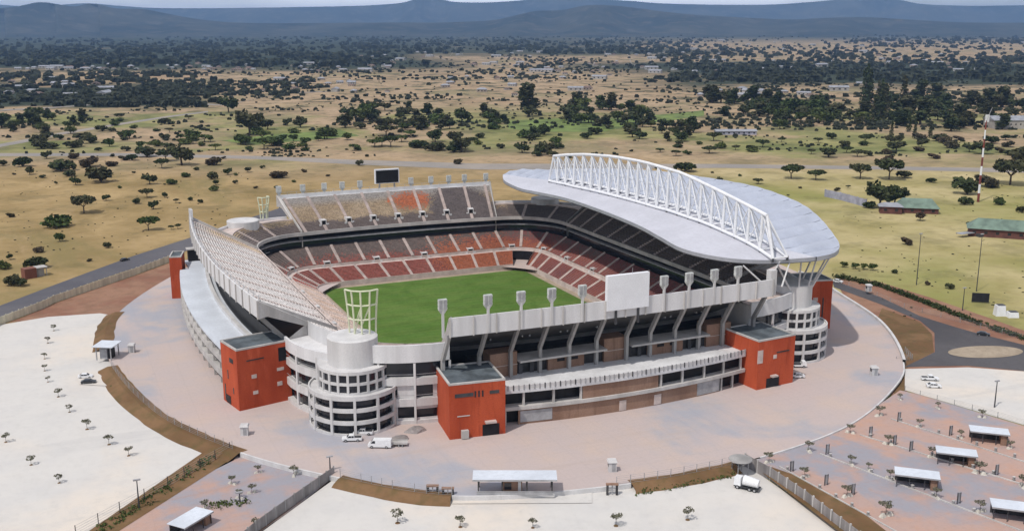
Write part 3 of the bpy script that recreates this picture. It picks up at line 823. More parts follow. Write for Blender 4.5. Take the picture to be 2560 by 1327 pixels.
def crown(cx, cy, label, face, r0=3.6, r1=4.6, z0=24.2, z1=36.4, n=6, span=190):
    t = thing('crown_frame', label, 'steel frame', (cx, cy, z0))
    H = z1 - z0
    def rad(z): return r0 + (r1 - r0) * (z / H) ** 1.6
    def pt(k, z):
        a = R(face - span / 2 + span * k / (n - 1)); return Vector((rad(z) * math.cos(a), rad(z) * math.sin(a), z))
    for k in range(n):
        mb = MB()
        for j in range(6): mb.tube(pt(k, H * j / 6), pt(k, H * (j + 1) / 6), .27, None, 6)
        part('upright', mb, M['cream'], t)
    for z in (H * .33, H * .66, H):
        mb = MB()
        for k in range(n - 1):
            mb.tube(pt(k, z), pt(k + 1, z), .24, None, 6)
        part('hoop', mb, M['cream'], t)
    for a, b, za, zb in ((0.4, 2, 0, H * .55), (2, 3, H * .2, H * .62), (1, 2, H * .3, H * .64)):
        mb = MB(); mb.tube(pt(a, za) * .7 + Vector((0, 0, za * .3)), pt(b, zb) * .97 + Vector((0, 0, zb * .03)), .2); part('back_stay', mb, M['cream'], t)
    return t
crown(-69.3, -88.6, 'pale yellow lattice crown flaring up from the white drum at near left', -112, 4.3, 5.3, 24.2, 36.4, 5, 112)
crown(-61.5, 92, 'white lattice crown on the far left ramp tower', -60, 1.6, 2.6, 24.2, 33.5, 5, 200)

# ------------------------------------------------------------------ brick blocks
def brick_block(x, y, w, d, h, rz, label, kind):
    t = thing('brick_block', label, 'stair block', (x, y, 0), rz)
    mb = MB(); mb.box((0, d / 2, h / 2), (w, d, h)); part('wall', mb, M['orange'], t)
    mb = MB(); mb.box((0, d / 2, h + .06), (w - .9, d - .9, .12)); part('roof', mb, M['roofdark'], t)
    mb = MB()
    for c, s_ in (((0, .2, h + .2), (w + .1, .5, .5)), ((0, d - .2, h + .2), (w + .1, .5, .5)), ((-w / 2 + .2, d / 2, h + .2), (.5, d - .6, .5)), ((w / 2 - .2, d / 2, h + .2), (.5, d - .6, .5))):
        mb.box(c, s_)
    part('coping', mb, M['conc'], t)
    def win(xc, zc, ww, hh, m='glass', fr=True, nm='window'):
        mb = MB(); mb.box((xc, -.02, zc), (ww, .16, hh)); o = part(nm, mb, M[m], t)
        return o
    def swin(yc, zc, ww, hh, m='glass', nm='window'):
        mb = MB(); mb.box((-w / 2 - .02, yc, zc), (.16, ww, hh)); part(nm, mb, M[m], t)
    if kind == 'A':
        win(-3.6, 11.9, 5.0, 1.0, 'steel_d', nm='louvre')
        for k in range(3): win(-.6 + k * 1.0, 11.9, .42, 1.7)
        win(4.6, 12.0, 2.6, .9, 'inner', nm='louvre')
        win(-3.8, 6.2, 3.4, .25, 'conc', nm='vent')
        win(3.6, 1.6, 4.6, 3.1, 'dark', nm='doorway')
        mb = MB(); mb.box((3.4, -.6, 4.0), (3.0, 1.4, .5)); part('canopy', mb, M['aisle'], t)
        mb = MB(); mb.box((-3.6, -.5, 1.3), (1.9, 1.0, 2.2)); part('cabinet', mb, M['conc'], t)
    elif kind == 'C':
        win(-3.2, 9.3, 1.5, 1.1, 'aisle'); win(4.8, 9.9, 2.1, .9, 'aisle'); win(-3.0, 4.5, 1.5, 1.0, 'aisle'); win(4.4, 5.6, 1.5, 1.2, 'aisle')
        win(-2.6, 14.2, 5.2, .35, 'inner', nm='ledge'); win(5.6, 14.2, 2.4, 4.0, 'dark', nm='recess')
        swin(4.0, 13.8, 2.6, 1.3, 'inner', 'ledge'); swin(7.0, 9.0, .5, 2.6); swin(3.5, 5.0, .5, 1.8); swin(9.6, 3.0, .6, 5.0); swin(7.5, 1.4, 3.0, 2.4, 'dark', 'doorway')
    elif kind == 'B':
        win(-.6, 9.4, 1.3, 1.2, 'aisle'); win(2.5, 10.6, 5.0, .4, 'inner', nm='ledge')
        win(-1.0, 1.5, 5.0, 2.9, 'dark', nm='doorway')
        mb = MB(); mb.box((-1.0, -.6, 3.6), (2.2, 1.2, .5)); part('canopy', mb, M['aisle'], t)
        win(-6.4, 10.2, 2.0, 4.0, 'aisle', nm='panel')
    elif kind == 'E':
        win(1.2, 11.0, 1.8, 1.4, 'aisle'); win(2.0, 4.4, 2.6, 6.0, 'dark', nm='recess'); win(4.2, 7.0, .5, 9.0, 'inner', nm='downpipe')
    return t
brick_block(-47.3, -117.0, 15.2, 15.5, 14.9, R(-7), 'orange brick block with barred slots and a dark doorway, left end of the long facade', 'A')
brick_block(48.9, -117.2, 14.4, 15.5, 14.9, R(5), 'orange brick block at the right end of the long facade beside the shaded tower', 'B')
brick_block(-93.6, -70.9, 16.0, 11.5, 17.6, R(13), 'two faced orange brick block with four small pale windows, left of the white tower', 'C')
brick_block(98.0, -74.2, 15.0, 11.5, 17.6, R(-13), 'dark red brick block in shade behind the shaded tower', 'E')
brick_block(-99.9, 72.8, 4.6, 10.5, 16.6, R(167), 'narrow red brick block at the far end of the left terrace', 'D')

# ------------------------------------------------------------------ podiums
def fy(x): return -112.4 - 4.2 * (1 - (x / 42.0) ** 2)
pod = thing('podium', 'long near podium of brown brick and dark openings with a white railed terrace', 'podium')
xs = [-40.5 + 81.5 * k / 40 for k in range(41)]
def slab(z0, z1, out, back, nm, mat, P=None, f=None):
    mb = MB()
    A = [(x, f(x) - out) for x in xs]; B = [(x, f(x) + back) for x in xs]
    for (L, za, Q, zb) in ((A, z1, B, z1), (A, z0, A, z1), (B, z0, A, z0)):
        mb.strip([(*p, za) for p in L], [(*p, zb) for p in Q])
    part(nm, mb, M[mat], pod)
slab(9.2, 10.2, .3, 19, 'terrace', 'terrace', f=fy)
slab(4.3, 5.3, .35, 3, 'floor_band', 'conc', f=fy)
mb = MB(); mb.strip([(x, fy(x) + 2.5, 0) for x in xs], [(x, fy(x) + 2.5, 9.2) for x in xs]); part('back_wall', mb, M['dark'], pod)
def infill(x0, x1, z0, z1, mat='brown', dy=.25, nm='brick_wall'):
    n = max(2, int((x1 - x0) / 3)); X = [x0 + (x1 - x0) * k / n for k in range(n + 1)]
    mb = MB(); mb.strip([(x, fy(x) + dy, z0) for x in X], [(x, fy(x) + dy, z1) for x in X])
    mb.strip([(x, fy(x) + dy + .3, z1) for x in X], [(x, fy(x) + dy + .3, z0) for x in X])
    for x in (x0, x1):
        mb.poly([(x, fy(x) + dy, z0), (x, fy(x) + dy + .3, z0), (x, fy(x) + dy + .3, z1), (x, fy(x) + dy, z1)])
    return part(nm, mb, M[mat], pod)
infill(-34, 31, -.1, 4.3)
infill(-33.5, -24.5, .6, 3.8, 'grey', .12, 'shutter')
infill(22.5, 31, .3, 4.0, 'grey', .12, 'shutter')
infill(-15.5, 8.5, 5.3, 9.2)
infill(-4.2, -2.0, .2, 3.2, 'aisle', .1, 'door'); infill(7.2, 9.6, .2, 3.2, 'aisle', .1, 'door')
for x in (-38.5, -32.5, -24, -16, 9.5, 17, 25, 32.5, 39.5):
    mb = MB(); mb.box((x, fy(x) + .5, 7.25), (.55, .6, 3.9)); part('pier', mb, M['conc'], pod)
for x in (-37.5, 32.0, 36.5):
    mb = MB(); mb.box((x, fy(x) + .6, 2.1), (.5, .6, 4.3)); part('pier', mb, M['conc'], pod)
mb = MB()
mb.strip([(x, fy(x) - .25, 10.2) for x in xs], [(x, fy(x) - .25, 11.3) for x in xs]); mb.strip([(x, fy(x) - .02, 11.3) for x in xs], [(x, fy(x) - .02, 10.2) for x in xs])
mb.strip([(x, fy(x) - .25, 11.3) for x in xs], [(x, fy(x) - .02, 11.3) for x in xs])
part('parapet', mb, M['white'], pod)
rng_ = random.Random(3)
for k in range(56):
    x = -40 + 80.5 * k / 55
    mb = MB(); mb.box((x, fy(x) - .34, 10.75), (.26, .2, 1.5)); part('parapet_post', mb, M['grey' if k % 3 else 'steel_d'], pod)
# set-back storey on the terrace
mb = MB()
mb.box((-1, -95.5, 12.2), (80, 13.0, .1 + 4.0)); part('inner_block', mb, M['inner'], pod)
for x0, x1 in ((-29.5, -2.0), (6.3, 33.4)):
    mb = MB(); mb.box(((x0 + x1) / 2, -101.6, 14.5), (x1 - x0, 7.0, .55)); part('upper_slab', mb, M['conc'], pod)
for x0, x1 in ((-20, -8.5), (13, 25)):
    mb = MB(); mb.box(((x0 + x1) / 2, -102.6, 12.2), (x1 - x0, 1.0, 4.0)); o = part('brick_wall', mb, M['brown'], pod)
    for q in (.35, .72):
        mb = MB(); mb.box((x0 + (x1 - x0) * q, -103.12, 12.9), (2.4, .1, .9)); part('slot', mb, M['dark'], o)
for x0, x1 in ((-37.8, -29.6), (-1.9, 5.6), (33.5, 42.3)):
    mb = MB(); mb.box(((x0 + x1) / 2, -100.4, 13.6), (x1 - x0, 5.2, 7.0)); o = part('stair_core', mb, M['brown'], pod)
    mb = MB(); mb.box(((x0 + x1) / 2, -103.05, 13.4), (x1 - x0 + .1, .15, .16)); part('string_course', mb, M['aisle'], o)
for x in (-28.5, -25, 10, 27.5, 31):
    mb = MB(); mb.box((x, -102.9, 12.1), (1.2, .2, 3.4)); part('door', mb, M['steel_d'], pod)

# left podium: broad pale deck, dark open storeys below
def lx(y): return -100.6 - 4.4 * (1 - (y / 62.0) ** 2) if y < 60.5 else -97.2
lp = thing('podium', 'left podium with a broad pale deck roof over dark open storeys', 'podium')
ys = [-56 + 116 * k / 40 for k in range(41)] + [60.8, 68, 77]
def lslab(z0, z1, out, back, nm, mat):
    mb = MB(); A = [(lx(y) - out, y) for y in ys]; B = [(lx(y) + back, y) for y in ys]
    for (L, za, Q, zb) in ((A, z1, B, z1), (A, z0, A, z1), (B, z0, A, z0)):
        mb.strip([(*p, za) for p in L], [(*p, zb) for p in Q])
    part(nm, mb, M[mat], lp)
lslab(11.4, 12.0, .2, 12.5, 'deck', 'deck'); lslab(7.4, 8.9, .25, 3, 'floor_band', 'conc'); lslab(2.8, 4.6, .3, 3, 'floor_band', 'conc')
mb = MB(); mb.strip([(lx(y) + 1.6, y, 0) for y in ys], [(lx(y) + 1.6, y, 11.4) for y in ys]); part('back_wall', mb, M['glass'], lp)
for k in range(15):
    y = -54 + 113 * k / 14
    mb = MB(); mb.box((lx(y) + .5, y, 5.7), (.6, .5, 11.4)); part('pier', mb, M['conc'], lp)
mb = MB(); mb.strip([(lx(y) + 9.4, y, 12.0) for y in ys], [(lx(y) + 9.4, y, 13.3) for y in ys]); mb.strip([(lx(y) + 9.4, y, 13.3) for y in ys], [(lx(y) + 10.6, y, 13.3) for y in ys])
part('ledge', mb, M['white'], lp)
mb = MB(); mb.strip([(lx(y) + 12.3, y, 12.0) for y in ys], [(lx(y) + 12.3, y, 18.0) for y in ys]); part('inner_wall', mb, M['dark'], lp)
mb = MB(); mb.box((-91.5, 75.5, 14.4), (9, 3.0, 4.8)); part('far_recess', mb, M['dark'], lp)
mb = MB(); mb.box((-91.5, 75.3, 17.0), (10, 4.0, .5)); part('far_recess_roof', mb, M['conc'], lp)
# ledge and set-back storeys of the right side, mostly hidden
rp_ = thing('podium', 'right podium behind the shaded tower, mostly hidden below the roof', 'podium')
mb = MB(); mb.box((92, 0, 6.0), (22, 116, 12.0)); part('storeys', mb, M['brown'], rp_)
mb = MB(); mb.box((92, 0, 12.2), (23, 117, .5)); part('deck', mb, M['deck'], rp_)
fp_ = thing('podium', 'far podium behind the far stand, hidden from the front', 'podium')
mb = MB(); mb.box((0, 104, 6.0), (84, 18, 12.0)); part('storeys', mb, M['brown'], fp_)

# ------------------------------------------------------------------ roof of the main stand
def resample(pts, n):
    L = [0.0]
    for a, b in zip(pts, pts[1:]): L.append(L[-1] + (b - a).length)
    out = []; k = 0
    for i in range(n):
        s = L[-1] * i / (n - 1)
        while k < len(L) - 2 and L[k + 1] < s: k += 1
        out.append(pts[k].lerp(pts[k + 1], (s - L[k]) / max(1e-6, L[k + 1] - L[k])))
    return out
INN = resample(catmull([at(*q) for q in ((1257, 438, 34.6), (1262, 452, 34.6), (1299, 470, 35.0), (1340, 479, 35.6), (1390, 489, 36.1), (1432, 500, 36.5), (1515, 529, 36.9), (1597, 563, 36.7), (1651, 592, 36.2), (1709, 622, 35.4), (1805, 643, 34.8), (1908, 650, 34.3), (2012, 645, 34.2), (2040, 642, 34.4))], 8, False), 96)
OUT = resample(catmull([at(*q) for q in ((1257, 437, 34.7), (1275, 429, 35.0), (1300, 424, 35.6), (1373, 424, 37.2))] + [Vector((92, 70, 40.0)), Vector((104, 42, 41.8)), Vector((110, 12, 42.5))] + [at(*q) for q in ((1888, 466, 42.6), (1991, 503, 41.5), (2045, 540, 39.6), (2087, 590, 37.2), (2099, 615, 35.9), (2086, 632, 35.0), (2042, 642, 34.5))], 8, False), 96)
roof = thing('stand_roof', 'broad leaf shaped white roof over the right main stand', 'roof', (0, 0, 0))
NL_, NT_ = len(INN), 26
RIBS = 26
def rlerp(s_):
    k = int(s_); f = s_ - k
    if k >= NL_ - 1: return NL_ - 2, 1.0
    return k, f
def roofpt2(s_, t, dz=0.0):
    k, f = rlerp(s_)
    a = INN[k].lerp(INN[k + 1], f); b = OUT[k].lerp(OUT[k + 1], f); p = a.lerp(b, t)
    w = 0.0; L = (b - a).length
    if t > 0.36:
        q = min(1, (t - 0.36) / 0.12)
        w = 1.5 * (abs(math.cos(math.pi * RIBS * s_ / (NL_ - 1))) - .5) * q * min(1, (1 - t) / .1 + .1) * min(1, L / 30)
    L = (b - a).length
    return Vector((p.x, p.y, p.z + 0.018 * L * math.sin(math.pi * t) + w + dz))
SN = 312
def sheet(t0, t1, nt, dz, flip=False):
    mb = MB(); rows = []
    for j in range(nt + 1):
        t = t0 + (t1 - t0) * j / nt
        rows.append([roofpt2((NL_ - 1) * i / SN, t, dz) for i in range(SN + 1)])
    for a, b in zip(rows, rows[1:]):
        mb.strip(b, a) if flip else mb.strip(a, b)
    return mb
M['roofin'] = stain('white_roof_membrane', (0.54, 0.545, 0.60), 0.05, 0.08, 0.55, 0.8)
M['seam'] = stain('roof_seam', (0.30, 0.32, 0.38), 0.1, 0.2, 0.5)
M['roofout'] = stain('pale_blue_roof_sheet', (0.44, 0.475, 0.56), 0.06, 0.1, 0.42, 0.8)
part('inner_canopy', sheet(0, 0.36, 6, 0.0), M['roofin'], roof, smooth=True)
part('ribbed_sheet', sheet(0.36, 1.0, 20, 0.0), M['roofout'], roof)
for k in range(3, RIBS - 1):
    s_ = (NL_ - 1) * (k + .5) / RIBS; mb = MB()
    pts = [roofpt2(s_, .40 + .585 * j / 14, .06) for j in range(15)]
    for a, b in zip(pts, pts[1:]): mb.tube(a, b, .16, None, 5)
    part('seam', mb, M['seam'], roof)
mb = MB()
for t, th in ((0.0, 1.2), (1.0, 1.4)):
    A = [roofpt2((NL_ - 1) * i / SN, t) for i in range(SN + 1)]; B = [p - Vector((0, 0, th)) for p in A]
    mb.strip(A, B)
part('edge_fascia', mb, stain('roof_fascia', (0.36, 0.37, 0.40), 0.08, 0.2, 0.5), roof)
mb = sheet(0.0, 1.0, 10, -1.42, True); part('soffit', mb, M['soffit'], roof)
# struts that hold the near end up
def strut(a, b, r=.32):
    mb = MB(); mb.tube(a, b, r, r * .8, 8); part('strut', mb, M['white'], roof)
for y in range(-72, 80, 12):
    xo = 92.0 + 4.5 * (1 - (y / 71) ** 2) if abs(y) < 71 else 92
    strut((xo, y, 29.4), (xo + 1.5, y, 38.5 - abs(y) * .02), .4); strut((xo, y, 29.4), (xo - 9, y + 3, 37.8 - abs(y) * .02), .28)
for x0, x1 in ((53.2, 62), (55, 48), (60, 66)):
    strut((x0, -104, 26.5), (x1, -100, 33.6), .3)
mb = MB(); mb.box((52.6, -108.2, 29.8), (2.2, 2.2, 7.6)); part('end_pylon', mb, M['white'], roof)

# arched lattice truss on the roof
tr = thing('roof_truss', 'white arched lattice truss running along the top of the roof', 'truss', (0, 0, 0))
GRID = [roofpt2((NL_ - 1) * i / 160, j / 24) for i in range(161) for j in range(25)]
def zroof(x, y):
    q = min(GRID, key=lambda p: (p.x - x) ** 2 + (p.y - y) ** 2); return q.z
def zroof_old(x, y):
    best = 39.0; bd = 1e9
    for i in range(0, SN + 1, 2):
        s_ = (NL_ - 1) * i / SN; k, f = rlerp(s_)
        a = INN[k].lerp(INN[k + 1], f); b = OUT[k].lerp(OUT[k + 1], f)
        yy = (a.y + b.y) / 2
        if abs(yy - y) < bd:
            bd = abs(yy - y); t = max(0, min(1, (x - a.x) / max(1e-3, b.x - a.x))); best = a.z + (b.z - a.z) * t + 0.018 * (b - a).length * math.sin(math.pi * t)
    return best
for a, b in (((-4.5, -5.2), (-13, -3.0)), ((-2.0, -6.2), (-3.0, -9.0)), ((1.5, -6.3), (4.0, -10.0)), ((4.4, -5.0), (12, -9.5)), ((5.6, -3.2), (14.5, -6.0)), ((5.8, 2.0), (17, 4.0))):
    strut((73.5 + a[0], -92 + a[1], 23.0), (73.5 + b[0] * .8, -92 + b[1] * .8, zroof(73.5 + b[0] * .8, -92 + b[1] * .8) - 1.3))
NB = 22
def interp(tab, y):
    for (a, va), (b, vb) in zip(tab, tab[1:]):
        if a >= y >= b: return va + (vb - va) * (a - y) / (a - b)
    return tab[0][1] if y > tab[0][0] else tab[-1][1]
TOPZ = [(56, 49.0), (42, 51.2), (27, 53.0), (4, 54.7), (-18, 55.2), (-45, 54.4), (-69, 51.4), (-85, 49.3), (-95, 47.8), (-110, 47)]
TB = []
for k in range(NB + 1):
    q = k / NB; y = 57 - 158 * q
    xa = 58.4 + 2.2 * 4 * q * (1 - q)
    yc = max(-96.5, min(53.5, y)); c = Vector((xa + .4, yc, interp(TOPZ, yc)))
    TB.append((Vector((xa, y, zroof(xa, y) + .75)), Vector((xa + 5.6, y, zroof(xa + 5.6, y) + .9)), c))
for side in (0, 1):
    mb = MB()
    for a, b in zip(TB, TB[1:]): mb.tube(a[side], b[side], .55, None, 8)
    part('bottom_chord', mb, M['truss'], tr)
mb = MB()
for a, b in zip(TB, TB[1:]): mb.tube(a[2], b[2], .6, None, 8)
part('top_chord', mb, M['truss'], tr)
for k, (a, b, c) in enumerate(TB):
    for p, r_ in ((a, .52), (b, .30)):
        mb = MB(); mb.tube(p, c, r_, r_ * .85, 8); part('truss_post', mb, M['truss'], tr)
    mb = MB(); mb.tube(a, b, .3, None, 6); part('cross_tie', mb, M['truss'], tr)
    for p in (a, b):
        mb = MB(); mb.tube(p - Vector((0, 0, 1.1)), p, .35, None, 6); part('bearing', mb, M['steel_d'], tr)
for (a, b, c), (a2, b2, c2) in zip(TB, TB[1:]):
    for p, q in ((a, c2), (a2, c), (b, c2), (b2, c)):
        mb = MB(); mb.tube(p, q, .20, None, 6); part('diagonal', mb, M['truss'], tr)

# ------------------------------------------------------------------ screens and floodlights
def screen(y0, sgn, label, facing_us):
    t = thing('scoreboard', label, 'scoreboard', (0.4 if sgn < 0 else 0.2, y0, 26.0))
    z0, z1 = (2.2, 12.2) if sgn < 0 else (7.0, 13.8)
    w = 13.4 if sgn < 0 else 11.8
    mb = MB(); mb.box((0, 0, (z0 + z1) / 2), (w, 1.3, z1 - z0))
    part('casing', mb, M['panel'], t)
    mb = MB(); mb.box((0, -.72 if sgn > 0 else .72, (z0 + z1) / 2 - (.1 if sgn > 0 else 0)), (w - .9, .12, z1 - z0 - .9)); part('display', mb, M['dark'], t)
    for x in (-3.6, 3.6):
        mb = MB(); mb.box((x, 0.1 * sgn, (z0) / 2 - .9), (.55, .6, z0 + 2.2)); part('leg', mb, M['grey' if sgn > 0 else 'steel_d'], t)
    if sgn < 0:
        mb = MB(); mb.tube((1.5, 0, z1), (1.5, 0, z1 + 1.6), .06); part('mast', mb, M['grey'], t)
    return t
screen(-111.4, -1, 'big white backed scoreboard standing on the near rim, its screen turned to the pitch', False)
screen(111.6, 1, 'dark black scoreboard screen on the far rim facing the camera', True)

def floodlight(x, y, z, rz, label, group):
    t = thing('floodlight', label, 'floodlight', (x, y, z), rz, group)
    mb = MB(); mb.box((0, 0, 3.7), (.62, .5, 7.4)); part('post', mb, M['white'], t)
    mb = MB(); mb.box((0, .15, 7.0), (2.3, .9, 1.2), 0, 0, 1.0, .35)
    mb.box((0, .15, 9.0), (2.3, .9, 2.8)); part('lamp_frame', mb, M['lampgrey'], t)
    for j in range(3):
        mb = MB(); mb.box((0, .15, 8.0 + j * 1.0), (2.42, 1.0, .1)); part('frame_bar', mb, M['white'], t)
    for sx in (-.6, .6):
        mb = MB(); mb.box((sx, -.34, 9.0), (.8, .12, 2.3)); part('lamp_panel', mb, M['grey'], t)
    return t
proto = None
def row(pts, z, lab, group):
    global proto
    for k, (x, y, rz) in enumerate(pts):
        l = lab.format(ORD[k])
        if proto is None: proto = floodlight(x, y, z, rz, l, group)
        else: dup(proto, (x, y, z), rz, l, group)
row([(-54.0, -110.0, 0), (-41.4, -110.4, 0), (-32, -110.9, 0), (-23, -111.2, 0), (-13.8, -111.5, 0), (12.4, -111.5, 0), (21.0, -111.2, 0), (30, -110.8, 0), (38.6, -110.4, 0)], 26.0,
    'floodlight on the near grey rim, {} from its left end', 'floodlights along the near rim')
row([(x, 110.2 + 1.5 * (1 - (x / 52) ** 2), math.pi) for x in (-51, -40, -30, -21.5, -13, 12, 22, 31, 39, 50)], 24.6,
    'pale floodlight on the far rim, {} from its left end', 'floodlights along the far rim')

# ------------------------------------------------------------------ vegetation
def leaf_mat(name, c1, c2, c3):
    m = NT(name); p = m.pos()
    n1 = m.noise(0.9, p, 3); n2 = m.noise(0.05, p, 3)
    oi = m.n('ShaderNodeObjectInfo').outputs['Random']
    col = m.mix(m.ramp(n1, 0.3, 0.7), c1, c2)
    col = m.mix(m.math('MULTIPLY', m.ramp(m.math('ADD', n2, m.math('MULTIPLY', oi, 0.5)), 0.55, 1.0), 0.8), col, c3)
    m.out(col, 0.8, None, spec=0.1)
    return m.mat
M['leaf'] = leaf_mat('dark_leaves', (0.028, 0.040, 0.016), (0.060, 0.078, 0.028), (0.075, 0.070, 0.035))
M['leafg'] = leaf_mat('green_leaves', (0.036, 0.058, 0.016), (0.080, 0.110, 0.034), (0.10, 0.115, 0.035))
M['leafb'] = leaf_mat('brown_twigs', (0.062, 0.048, 0.030), (0.105, 0.078, 0.048), (0.06, 0.055, 0.03))
M['sapleaf'] = leaf_mat('sapling_leaves', (0.11, 0.105, 0.075), (0.20, 0.19, 0.14), (0.15, 0.15, 0.10))
M['bark'] = stain('bark', (0.10, 0.075, 0.055), 0.25, 1.0, 0.9)

def leaves(mb, rnd, c, r, n, size, hollow=0.55, m=0):
    """leaf clumps spread through an ellipsoid"""
    for _ in range(n):
        while True:
            d = Vector((rnd.uniform(-1, 1), rnd.uniform(-1, 1), rnd.uniform(-1, 1)))
            if 0.05 < d.length <= 1: break
        d = d.normalized() * (hollow + (1 - hollow) * rnd.random()) if rnd.random() < .8 else d
        p = Vector(c) + Vector((d.x * r[0], d.y * r[1], d.z * r[2]))
        a = Vector((rnd.gauss(0, 1), rnd.gauss(0, 1), rnd.gauss(0, 1))).normalized()
        b = a.cross(Vector((rnd.gauss(0, 1), rnd.gauss(0, 1), rnd.gauss(0, 1)))).normalized()
        s = size * rnd.uniform(.6, 1.35)
        a *= s; b *= s * rnd.uniform(.5, 1)
        mb.poly([p - a - b * .4, p + a * .2 - b, p + a + b * .3, p - a * .3 + b], m)

def tree_proto(name, seed, kind, leaf, label, cat):
    """unit tree: crown about 1 wide"""
    rnd = random.Random(seed)
    t = thing(name, label, cat, (0, 0, -500))
    cr = MB(); tk = MB()
    if kind == 'flat':       # flat topped thorn tree
        tk.tube((0, 0, -.05), (0.02, 0, .30), .03, .02)
        for k in range(5):
            a = 2 * math.pi * k / 5 + rnd.random(); q = (.26 * math.cos(a), .26 * math.sin(a), .50)
            tk.tube((0.02, 0, .26), q, .016, .006, 5)
            leaves(cr, rnd, (q[0], q[1], .53 + rnd.uniform(-.05, .05)), (.24, .24, .11), 60, .07)
        leaves(cr, rnd, (0, 0, .58), (.36, .36, .10), 110, .07)
    elif kind == 'round':
        tk.tube((0, 0, -.05), (.02, .01, .32), .035, .024)
        for k in range(7):
            a = 2 * math.pi * k / 7 + rnd.random(); rr = rnd.uniform(.12, .3); q = (rr * math.cos(a), rr * math.sin(a), rnd.uniform(.34, .66))
            tk.tube((.02, .01, .26), q, .018, .006, 5)
            leaves(cr, rnd, q, (rnd.uniform(.17, .25),) * 2 + (rnd.uniform(.14, .21),), 60, .075)
    elif kind == 'bush':
        tk.tube((0, 0, -.05), (0, 0, .2), .03, .015)
        for k in range(6):
            a = 2 * math.pi * k / 6 + rnd.random(); rr = rnd.uniform(.1, .3); q = (rr * math.cos(a), rr * math.sin(a), rnd.uniform(.14, .34))
            tk.tube((0, 0, .02), q, .016, .006, 5)
            leaves(cr, rnd, q, (rnd.uniform(.16, .26),) * 2 + (rnd.uniform(.12, .2),), 55, .078)
    elif kind == 'tall':
        tk.tube((0, 0, -.05), (0, 0, .8), .045, .02)
        for k in range(11):
            a = rnd.random() * 6.28; z = .35 + k * .11; rr = rnd.uniform(.05, .26) * (1.15 - z * .5)
            q = (rr * math.cos(a), rr * math.sin(a), z); tk.tube((0, 0, z * .6), q, .016, .005, 5)
            leaves(cr, rnd, q, (.22, .22, .19), 52, .08)
    elif kind == 'cypress':
        tk.tube((0, 0, -.05), (0, 0, 1.6), .05, .01)
        for k in range(12):
            z = .2 + k * .2; w = .34 * (1 - (z / 2.7) ** 1.6)
            leaves(cr, rnd, (rnd.uniform(-.06, .06), rnd.uniform(-.06, .06), z), (w, w, .24), 40, .075)
    part('crown', cr, M[leaf], t); part('trunk', tk, M['bark'], t)
    return t
P_ = {}
for nm, sd, kd, lf, ob, cat in (('f1', 11, 'flat', 'leaf', 'thorn_tree', 'tree'), ('f2', 12, 'flat', 'leafg', 'thorn_tree', 'tree'), ('r1', 13, 'round', 'leaf', 'tree', 'tree'), ('r2', 14, 'round', 'leafg', 'tree', 'tree'),
                            ('b1', 15, 'bush', 'leaf', 'bush', 'bush'), ('b2', 16, 'bush', 'leafg', 'bush', 'bush'), ('b3', 17, 'bush', 'leafb', 'bush', 'bush'), ('t1', 18, 'tall', 'leaf', 'tall_tree', 'tree'), ('t2', 19, 'tall', 'leafg', 'tall_tree', 'tree'),
                            ('c1', 20, 'cypress', 'leaf', 'cypress', 'tree'), ('rb', 21, 'round', 'leafb', 'tree', 'tree')):
    P_[nm] = tree_proto(ob, sd, kd, lf, 'tree', cat)
usedp = set()
def plant(kind, u, v, wpx, label, group=None, sx=1.0, rnd=random):
    p = at(u, v, GZ)
    dist = math.hypot(p.x - CAMX, p.y - CAMY)
    s = wpx * math.hypot(dist, CAMH) / FPX * 1.22
    k = rnd.uniform(.85, 1.2) * sx * (.60 if kind in ('t1', 't2') else .8 if kind == 'c1' else 1.0)
    wd_ = 1.0 if kind == 'c1' else rnd.uniform(1.1, 1.45)
    rz = rnd.random() * 6.28
    if kind not in usedp:
        usedp.add(kind); o = P_[kind]
        o.location = p; o.rotation_euler = (0, 0, rz); o.scale = (s * wd_, s * wd_ * .9, s * k)
        tag(o, label, None, group); return o
    return dup(P_[kind], p, rz, label, group, (s * wd_, s * wd_ * .9, s * k))
rt = random.Random(21)
